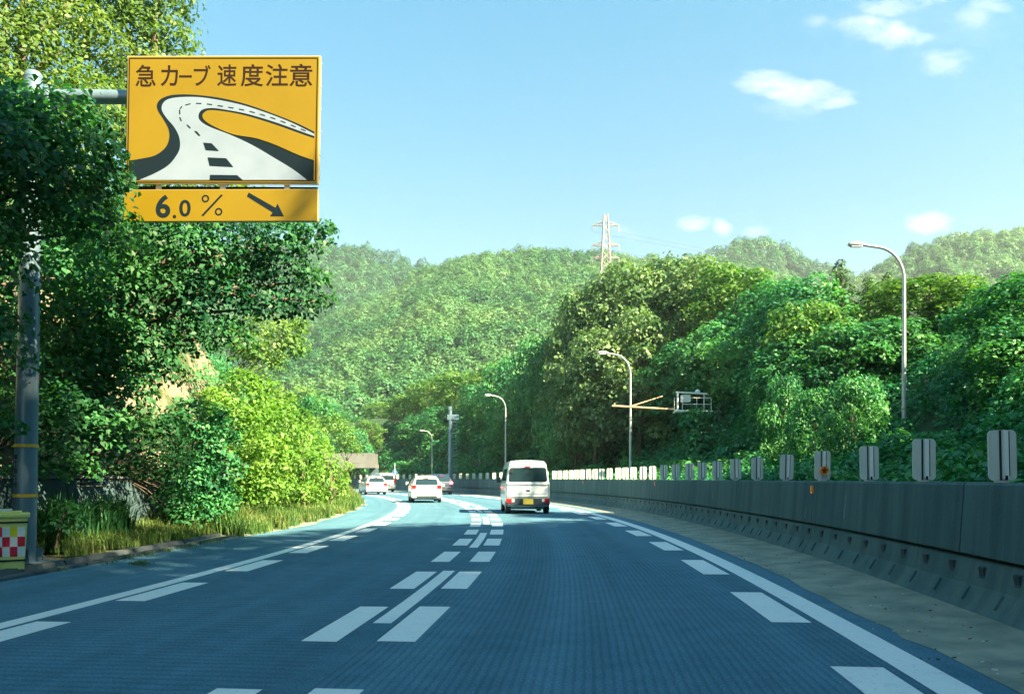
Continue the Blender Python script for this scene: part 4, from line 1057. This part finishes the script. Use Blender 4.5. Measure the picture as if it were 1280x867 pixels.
back1 = pc([(-40, 40, 20, 2.2), (30, 30, 21, 1.9), (90, -10, 22, 2.0), (150, -30, 23, 2.0), (30, 90, 20, 1.6), (-60, 130, 19, 2.0), (90, 60, 21, 1.5), (10, -60, 21, 2.2), (30, 150, 20, 1.8), (100, 150, 20.5, 1.6), (60, 220, 20.5, 1.8)])
tree_at('broadleaf_tree', 'sunlit yellow green tree filling the top left corner above the dark leaves', (-13, 20.5, 5), back1, M['leaf_back'], .15, 1.1, .28)
back2 = pc([(150, 60, 23, 1.5), (190, 30, 23.5, 1.3), (215, 60, 23.5, .9), (200, -10, 23.5, 1.2), (228, 80, 23.5, .5), (170, 110, 23, 1.5), (215, 120, 23, 1.3), (140, 150, 22.5, 1.6), (200, 180, 22.5, 1.7), (150, 10, 23, 1.4), (235, 200, 22.5, 1.4), (300, 270, 22, 1.2), (200, 250, 22, 1.6), (270, 250, 22.4, 1.2)])
tree_at('broadleaf_tree', 'sunlit tree whose leafy crown rises just behind the upper left of the yellow sign', (-10.6, 23, 5), back2, M['leaf_back'], .15, 1.1, .26)
back3 = pc([(60, 320, 18, 1.8), (0, 260, 18, 2.0), (150, 270, 19, 1.6), (110, 380, 18, 1.5), (-60, 350, 17, 2.2)])
tree_at('broadleaf_tree', 'mid green tree standing behind the post on the left bank', (-11.5, 18.5, 4), back3, M['leaf_near'], .15, 1.5, .22)
# tall trees on the left edge out towards the camera side (give the road its shade-side surroundings)
# -- left shrubs
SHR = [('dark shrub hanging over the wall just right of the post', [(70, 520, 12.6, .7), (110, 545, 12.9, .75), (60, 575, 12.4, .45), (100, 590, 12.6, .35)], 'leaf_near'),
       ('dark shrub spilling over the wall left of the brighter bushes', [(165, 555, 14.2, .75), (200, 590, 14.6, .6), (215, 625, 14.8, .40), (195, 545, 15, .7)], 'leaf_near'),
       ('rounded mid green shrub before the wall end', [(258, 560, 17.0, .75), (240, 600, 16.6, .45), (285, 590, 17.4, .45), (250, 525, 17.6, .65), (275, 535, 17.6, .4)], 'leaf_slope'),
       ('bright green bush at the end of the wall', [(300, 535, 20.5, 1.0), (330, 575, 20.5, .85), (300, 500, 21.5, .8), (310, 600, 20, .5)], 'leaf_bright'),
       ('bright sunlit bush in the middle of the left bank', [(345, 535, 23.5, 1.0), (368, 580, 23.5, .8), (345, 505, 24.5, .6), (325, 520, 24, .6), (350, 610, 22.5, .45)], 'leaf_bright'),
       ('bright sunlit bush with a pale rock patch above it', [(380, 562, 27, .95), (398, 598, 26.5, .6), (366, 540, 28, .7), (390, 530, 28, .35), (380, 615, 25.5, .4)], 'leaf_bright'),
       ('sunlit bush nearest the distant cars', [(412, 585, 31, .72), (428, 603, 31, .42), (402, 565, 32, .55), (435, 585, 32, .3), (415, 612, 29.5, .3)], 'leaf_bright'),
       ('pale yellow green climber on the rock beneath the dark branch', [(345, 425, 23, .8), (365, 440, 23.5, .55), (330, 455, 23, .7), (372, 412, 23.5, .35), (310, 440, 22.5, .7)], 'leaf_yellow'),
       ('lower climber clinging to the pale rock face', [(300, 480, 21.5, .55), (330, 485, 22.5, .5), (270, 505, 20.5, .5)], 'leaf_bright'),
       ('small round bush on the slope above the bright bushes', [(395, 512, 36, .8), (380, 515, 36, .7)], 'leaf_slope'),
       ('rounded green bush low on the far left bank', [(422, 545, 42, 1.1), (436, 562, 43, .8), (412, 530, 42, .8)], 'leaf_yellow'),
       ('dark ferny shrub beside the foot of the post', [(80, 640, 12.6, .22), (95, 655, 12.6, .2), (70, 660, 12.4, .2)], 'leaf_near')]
for lab, lst, lm in SHR:
    cs_ = pc(lst); b = min(cs_, key=lambda c: c[0][2]); s_, x_ = xs_of(b[0][:2]); bx, by = b[0][0], b[0][1]
    if by < 24 and 'ferny' not in lab: bb = rp(s_, WALL - .7); bx, by = bb.x, bb.y; x_ = WALL - .7
    if lab.startswith(('bright', 'sunlit bush', 'rounded mid')):
        for (c, rr) in list(cs_):
            z = c[2] - rr * .9
            while z > .35: cs_.append(((c[0] - .25, c[1] + .2, z), rr * .9)); z -= rr * .9
    m_ = WALL - .1 - x_; zb = zL(s_, max(0, m_)) if m_ > 0 else .18
    zb = min(zb, b[0][2] - .1)
    size = .10 if b[0][1] < 19 else .13
    ex = []
    for (c, rr) in cs_:
        for q in range(3 if rr > .5 else 1):
            a_ = random.uniform(0, 6.28); ex.append(((c[0] + rr * .8 * math.cos(a_), c[1] + rr * .8 * math.sin(a_), c[2] + rr * random.uniform(-.3, .75)), rr * random.uniform(.22, .42)))
    tree_at('shrub', lab, (bx, by, zb), cs_ + ex, M[lm], size, 1.15, .02 if 'ferny' in lab else .04, cat='shrub', up=.5, squash=.9, stem='stem', crown='foliage', shell=.4)

# -- undergrowth on left bank (ivy, saplings) as one mass
def scatter_surface(name, label, cat, pts, size, leafm, n_per, spread, upb=1.0, aspect=.6, droop=.2, kind='stuff'):
    cs_ = []; ns = []; sh = []
    for (p, nv, tone) in pts:
        k = n_per
        o = rng.normal(size=(k, 3)) * spread; o[:, 2] = np.abs(o[:, 2]) * .9
        cs_.append(np.array(p) + o); nn = np.array(nv) * .8 + np.array([0, 0, .4 * upb]) + rng.normal(size=(k, 3)) * .45; ns.append(nrm(nn)); sh.append(np.clip(tone + rng.normal(size=k) * .2, 0, 1))
    V, F, S = leaf_quads(np.concatenate(cs_), np.concatenate(ns), size, np.concatenate(sh), aspect, droop=droop)
    o = np_mesh(name, V, F, leafm, S); tag(o, label, cat, kind=kind); return o
pts = []
for _ in range(6200):
    s = random.uniform(-16, 60); m = random.random() ** 1.2 * 9
    x = WALL - .1 - m; z = zL(s, m)
    hole = mnoise.noise(Vector((s * .28 + 3, z * .35, 1)))
    if hole > (.12 if (-4 < s < 1.5 and z > 2.6) or (8 < s < 14 and z > 3) else .42): continue
    p = rp(s, x, z + .1); t = s / RC
    pts.append((tuple(p), (math.cos(t) * .7, math.sin(t) * .7 - .15, .5), .5 + .3 * mnoise.noise(Vector((s * .5, m * .6, 0)))))
scatter_surface('bank_undergrowth', 'mixed leafy undergrowth covering the left cut bank', 'undergrowth', pts, .13, M['leaf_slope'], 26, .22)

# -- roadside grass on the left verge
def grass(name, label, spots, leafm, hmin, hmax, blades, wid=.012):
    C, Tt = [], []; V = []; S = []
    for (p, hsc, tone) in spots:
        k = blades; ang = rng.uniform(0, 2 * math.pi, k); lean = rng.uniform(.1, .75, k); h = rng.uniform(hmin, hmax, k) * hsc
        b = np.array(p) + np.c_[rng.normal(size=k) * .06, rng.normal(size=k) * .06, np.zeros(k)]
        dx = np.c_[np.cos(ang), np.sin(ang), np.zeros(k)]; sd = np.c_[-np.sin(ang), np.cos(ang), np.zeros(k)] * (wid * (1 + hsc) / 2)
        m1 = b + dx * (lean * h * .35)[:, None] + np.c_[np.zeros(k), np.zeros(k), h * .6]; tp = b + dx * (lean * h * .95)[:, None] + np.c_[np.zeros(k), np.zeros(k), h * (1 - .35 * lean)]
        V.append(np.stack([b - sd, b + sd, m1 + sd * .8, m1 - sd * .8], 1).reshape(-1, 3)); V.append(np.stack([m1 - sd * .8, m1 + sd * .8, tp + sd * .1, tp - sd * .1], 1).reshape(-1, 3))
        t = np.clip(tone + rng.normal(size=k) * .2, 0, 1); S.append(np.repeat(t, 4)); S.append(np.repeat(t, 4))
    V = np.concatenate(V); F = np.arange(len(V)).reshape(-1, 4)
    o = np_mesh(name, V, F, leafm, np.concatenate(S)); tag(o, label, 'grass', kind='stuff'); return o
sp_ = []
for _ in range(6800):
    s = random.uniform(-12, 46); f = random.random(); x = WALL + .15 + f * (CURB - .3 - WALL - .3) if s < -1 else WALL - .5 + f * (CURB - WALL + .75 + .35 * mnoise.noise(Vector((s * .9, 2, 2))))
    dn = mnoise.noise(Vector((s * .45, x * .8, 3)))
    if s < -5 and dn < .1: continue
    if dn < -.35: continue
    tall = 1.0 + .9 * max(0, dn) - .5 * f
    if s > -1: tall *= 1.5 + .9 * max(0, mnoise.noise(Vector((s * .35, x, 6))))
    sp_.append((tuple(rp(s, x, .08 if x < CURB - .4 else .005)), tall, .45 + .4 * mnoise.noise(Vector((s * .6, x, 8))) + (.3 if s > 8 else 0)))  # far stretch lighter: sunlight put into the blade tone
grass('verge_grass', 'long unmown grass and weeds on the left verge', sp_, M['grass'], .14, .50, 12)
sp_ = [(tuple(rp(random.uniform(-8, 4), CURB + random.uniform(-.1, .25), .01)), .35, .5) for _ in range(60)]
sp_ += [(tuple(P(175 + random.uniform(-9, 9), 0, 11.6)[:2]) + (.01,), .35, .5) for _ in range(14)]
grass('kerb_weed', 'small weeds sprouting along the left kerb', sp_, M['grass'], .06, .2, 10)
# tuft of blue green blades against the wall
sp_ = [(tuple(rp(s_of_y(13.6) + random.uniform(-1.3, 1.6), WALL + random.uniform(.3, .8), .15)), 1.3, .35) for _ in range(90)]
grass('tall_grass_tuft', 'tall arching blue green grass tuft against the wall', sp_, M['leaf_near'], .4, .75, 14, .011)

# -- right slope: one sheet of vines with lumps
def slope_normal(s, n):
    e = .4; a = zR(s, n + e) - zR(s, n - e); b = zR(s + e, n) - zR(s - e, n); t = s / RC
    nl = Vector((-a / (2 * e), -b / (2 * e), 1)).normalized()
    return Vector((nl.x * math.cos(t) - nl.y * math.sin(t), nl.x * math.sin(t) + nl.y * math.cos(t), nl.z))
lumps = []
for _ in range(620):
    s = random.uniform(-14, 125); n = .6 + random.random() ** 1.2 * 13
    if s < -2 and n > 6: continue
    r = random.uniform(.45, 1.1) * (1 + .05 * n) * (1.15 if s > 50 else 1)
    z = zR(s, n); p = rp(s, bar_x(s) + .35 + n + .2, z + .1 * r)
    if n < 1.8: r *= .6; n = max(n, r + .3); p = rp(s, bar_x(s) + .55 + n, zR(s, n) + .1 * r)
    if n < 8 and s < 50: r = min(r, .75)
    if n < 3.2 and s >= 40: r = min(r, .55)
    if p.y > 70 and 430 < 640 + 1000 * p.x / p.y < 486: continue
    lumps.append(((p.x, p.y, p.z), (r, r, r * random.uniform(.8, 1.3))))
for k in range(14): q = P(875 + random.uniform(-9, 9), 0, 45.6 + random.uniform(-.4, .6)); lumps.append(((q.x, q.y, .8 + 4.2 * k / 14), (.75, .75, .8)))
near_l = [l for l in lumps if l[0][1] < 38]; far_l = [l for l in lumps if l[0][1] >= 38]
V1, F1, S1_ = cloud(near_l, 1.3, .15, up=.55, shell=.8, aspect=.8, jit=.8, droop=.35)
V2, F2, S2_ = cloud(far_l, 1.2, .26, up=.55, shell=.8, aspect=.8, jit=.8, droop=.35)
o = np_mesh('vine_cover', np.concatenate([V1, V2]), np.concatenate([F1, F2 + len(V1)]), M['vine'], np.concatenate([S1_, S2_]))
tag(o, 'dense vines draped over the whole right slope behind the barrier', 'vines', kind='stuff')
pts = []
for _ in range(9000):
    s = random.uniform(-14, 60) if random.random() < .75 else random.uniform(60, 130); n = .75 + random.random() * 14
    p = rp(s, bar_x(s) + .35 + n, zR(s, n) + .12); nv = slope_normal(s, n)
    pts.append((tuple(p), tuple(nv), .45 + .35 * mnoise.noise(Vector((s * .4, n * .5, 5)))))
scatter_surface('ground_ivy', 'low leafy ground cover between the vine mounds on the right slope', 'ground cover', pts, .19, M['vine'], 18, .2)

# prototypes for right slope trees
protos = {}
def tree_proto(key, leafm, R, H, n, rr, size, dens, squash=.8, cone=False, seed=1):
    rg = random.Random(seed); r = empty('broadleaf_tree' if not cone else 'conifer_tree', (0, 0, 0))
    if cone:
        cl_s = []
        for i in range(n):
            f = i / n; a = 2.4 * i; rad = R * (1 - f) * .75; cl_s.append(((rad * math.cos(a), rad * math.sin(a), H * (.12 + .86 * f)), rr * (1.15 - .8 * f)))
    else:
        cl_s = jitter_clumps((0, 0, H * .50), (R * .92, R * .92, H * .46), int(n * 1.15), rr * .92, rg=rg)
    V, F, S = cloud(cl_s, dens, size, squash=squash, shell=.6, aspect=.7)
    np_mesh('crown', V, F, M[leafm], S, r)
    trunk_mesh(H * .85, .035 * H * .6, [c[0] for c in cl_s[::2]], 'trunk', r)
    protos[key] = [r, R, H, False]; r['_k'] = 1; del r['_k']
tree_proto('olive', 'leaf_olive', 4.6, 10, 44, 1.45, .30, 1.25, seed=2)
tree_proto('olive2', 'leaf_olive', 4.0, 10, 40, 1.3, .28, 1.25, seed=12)
tree_proto('slope', 'leaf_slope', 3.0, 6, 30, 1.1, .22, 1.2, seed=3)
tree_proto('slope2', 'leaf_slope', 3.0, 6, 26, 1.2, .22, 1.2, seed=5)
tree_proto('yellow', 'leaf_yellow', 2.8, 6, 30, 1.0, .21, 1.2, seed=4)
tree_proto('conifer', 'leaf_conifer', 1.9, 9, 26, .85, .22, 1.3, cone=True)
TREES = [  # px centre, py top, distance, width scale, kind, label
 (728, 350, 66, .85, 'olive2', 'pale olive tree left of the large crown, just right below the pylon'),
 (772, 322, 66, 1.0, 'olive', 'large pale olive tree directly right of the pylon foot'),
 (822, 310, 64, 1.05, 'olive2', 'largest pale olive tree, tallest crown of the right slope'),
 (872, 318, 62, 1.0, 'olive', 'pale olive tree on the right flank of the large crown group'),
 (800, 375, 58, .95, 'olive2', 'olive tree lower in front of the tallest crown'),
 (745, 405, 60, .8, 'olive', 'small olive tree above the second street lamp'),
 (930, 322, 56, 1.3, 'yellow', 'yellow green tree next to the olive group'),
 (965, 345, 52, 1.1, 'slope', 'green round tree right of the yellow green one'),
 (1003, 350, 44, 1.15, 'slope2', 'mid green tree left of the pointed conifers'),
 (1050, 318, 46, 1.0, 'conifer', 'pointed conifer rising above the slope trees left of the tall lamp'),
 (1085, 342, 44, .9, 'conifer', 'shorter conifer between the pointed one and the tall lamp'),
 (1110, 335, 41, .8, 'conifer', 'slim conifer directly behind the tall lamp head'),
 (1030, 365, 40, 1.0, 'yellow', 'bright tree in front of the pointed conifer'),
 (1163, 338, 38, 1.25, 'yellow', 'bright rounded tree right of the tall lamp'),
 (1228, 350, 36, 1.05, 'yellow', 'bright rounded tree below the right hill'),
 (1285, 335, 27, .95, 'slope', 'dark tree cut by the right edge of the photo'),
 (1200, 400, 37, .9, 'yellow', 'sunlit tree halfway up the slope at the right'),
 (1278, 400, 25, .8, 'slope2', 'dark leafy tree low at the right edge'),
 (1115, 395, 37, 1.0, 'slope', 'shaded tree behind the tall lamp pole'),
 (1060, 405, 37, 1.0, 'slope2', 'shaded tree left of the tall lamp pole'),
 (1000, 410, 40, 1.0, 'slope', 'shaded round tree above the right end of the barrier row'),
 (958, 395, 47, 1.0, 'slope2', 'dark tree above the equipment cage'),
 (900, 400, 52, 1.1, 'slope', 'dark tree behind the cage beside the olive group'),
 (850, 430, 55, .9, 'slope2', 'dark tree above the left end of the cage'),
 (700, 400, 70, .9, 'slope', 'dark tree at the left edge of the olive group'),
 (665, 425, 76, .85, 'slope2', 'dark tree above the third street lamp'),
 (635, 440, 82, .85, 'slope', 'dark tree left of the third street lamp head'),
 (603, 452, 96, 1.1, 'yellow', 'sunlit yellow tree behind the shaded slope'),
 (570, 462, 104, 1.2, 'yellow', 'sunlit yellow green tree above the blue grey pole'),
 (535, 466, 112, 1.2, 'yellow', 'sunlit rounded tree above the farthest lamp'),
 (505, 492, 116, 1.1, 'yellow', 'bright tree above the concrete overpass'),
 (600, 480, 88, .9, 'slope2', 'dark tree behind the distant barrier boards'),
 (550, 505, 98, 1.0, 'slope', 'dark round tree between the pole and the farthest lamp'),
 (520, 520, 104, 1.0, 'slope2', 'dark tree left behind the farthest lamp'),
 (488, 530, 118, 1.1, 'slope', 'dark tree at the right end of the overpass'),
 (1020, 478, 29, .42, 'slope', 'low vine clad tree behind the barrier left of the tall lamp foot'),
 (980, 470, 33, .42, 'slope2', 'low vine clad tree right of the equipment cage'),
 (1065, 470, 26, .45, 'slope2', 'small vine clad tree at the foot of the tall lamp'),
 (640, 520, 78, .9, 'slope2', 'low dark tree above the roof of the small van'),
 (720, 470, 62, .8, 'slope', 'low dark tree left of the second street lamp'),
 (463, 522, 112, .9, 'yellow', 'bright round tree just above the overpass parapet'),
 (438, 528, 100, .8, 'slope', 'green tree between the left bushes and the overpass'),
 (475, 500, 150, 1.3, 'yellow', 'tree standing beyond the overpass'),
 (450, 520, 150, 1.3, 'slope', 'round tree beyond the left end of the overpass'),
 (415, 505, 140, 1.2, 'slope2', 'round tree beyond the left bushes'),
 (380, 480, 150, 1.3, 'yellow', 'sunlit tree far beyond the left bank'),
]
for (px, pyt, Y, ws, key, lab) in TREES:
    pr = protos[key]; r0, R0, H0, used = pr
    r = r0 if not used else copy_tree(r0); pr[3] = True
    X = (px - 640) / 1000 * Y; s_, x_ = xs_of((X, Y)); n = x_ - bar_x(s_) - .35
    zg = zR(s_, min(54, n)) - .3 if n > 0 else -.3
    zt = CAM_H + (598 - pyt) / 1000 * Y; h = max(3.0, zt - zg)
    zg = zt - h
    hz = h / (H0 * (1.03 if key == 'conifer' else 1.05)); wx = ws * max(.8, min(1.3, hz ** .3)); 
    r.location = (X, Y, zg); r.scale = (wx, wx, hz); r.rotation_euler = (0, 0, random.uniform(0, 6.28))
    tag(r, lab, 'tree', 'trees on the right slope' if px > 470 else 'trees beyond the left bank')
# unseen trees added beside the camera to shade the near road, van and wall
k = 0
for (X, Y, h, ws) in ((15, -10.2, 12.5, 1.3), (18, -.5, 8, 1.2), (14, 2.5, 8, 1.2), (18, 5.5, 9.5, 1.4), (21.5, 9, 9, 1.4), (13, -15, 13, 1.7), (19.5, -11, 11.5, 1.2), (20, -17, 14, 1.6), (23.5, 2, 9, 1.5), (17, -20, 15, 1.8), (11.5, -5, 10, 1.1), (13, -25, 14, 1.8), (20, -29, 14, 1.8), (11, -33, 12, 1.8), (26, -15, 11, 1.6), (12.8, -2.4, 12.5, .8), (12.5, 7.5, 8, 1.1), (16, 15.5, 8.5, .9), (17.5, 12, 8, 1.2), (17.2, 18.2, 12.5, .8), (17.5, 16.3, 12, .8)):
    key = ('slope', 'slope2')[k % 2]; k += 1
    r = copy_tree(protos[key][0]); s_, x_ = xs_of((X, Y)); n = max(0, x_ - bar_x(s_) - .35); zg = zR(s_, n) - .3
    r.location = (X, Y, zg); r.scale = (ws, ws, h / 6.4); r.rotation_euler = (0, 0, random.uniform(0, 6))
    tag(r, 'unseen tree added on the right hillside to shade the near road', 'tree', 'unseen trees added for their shade')
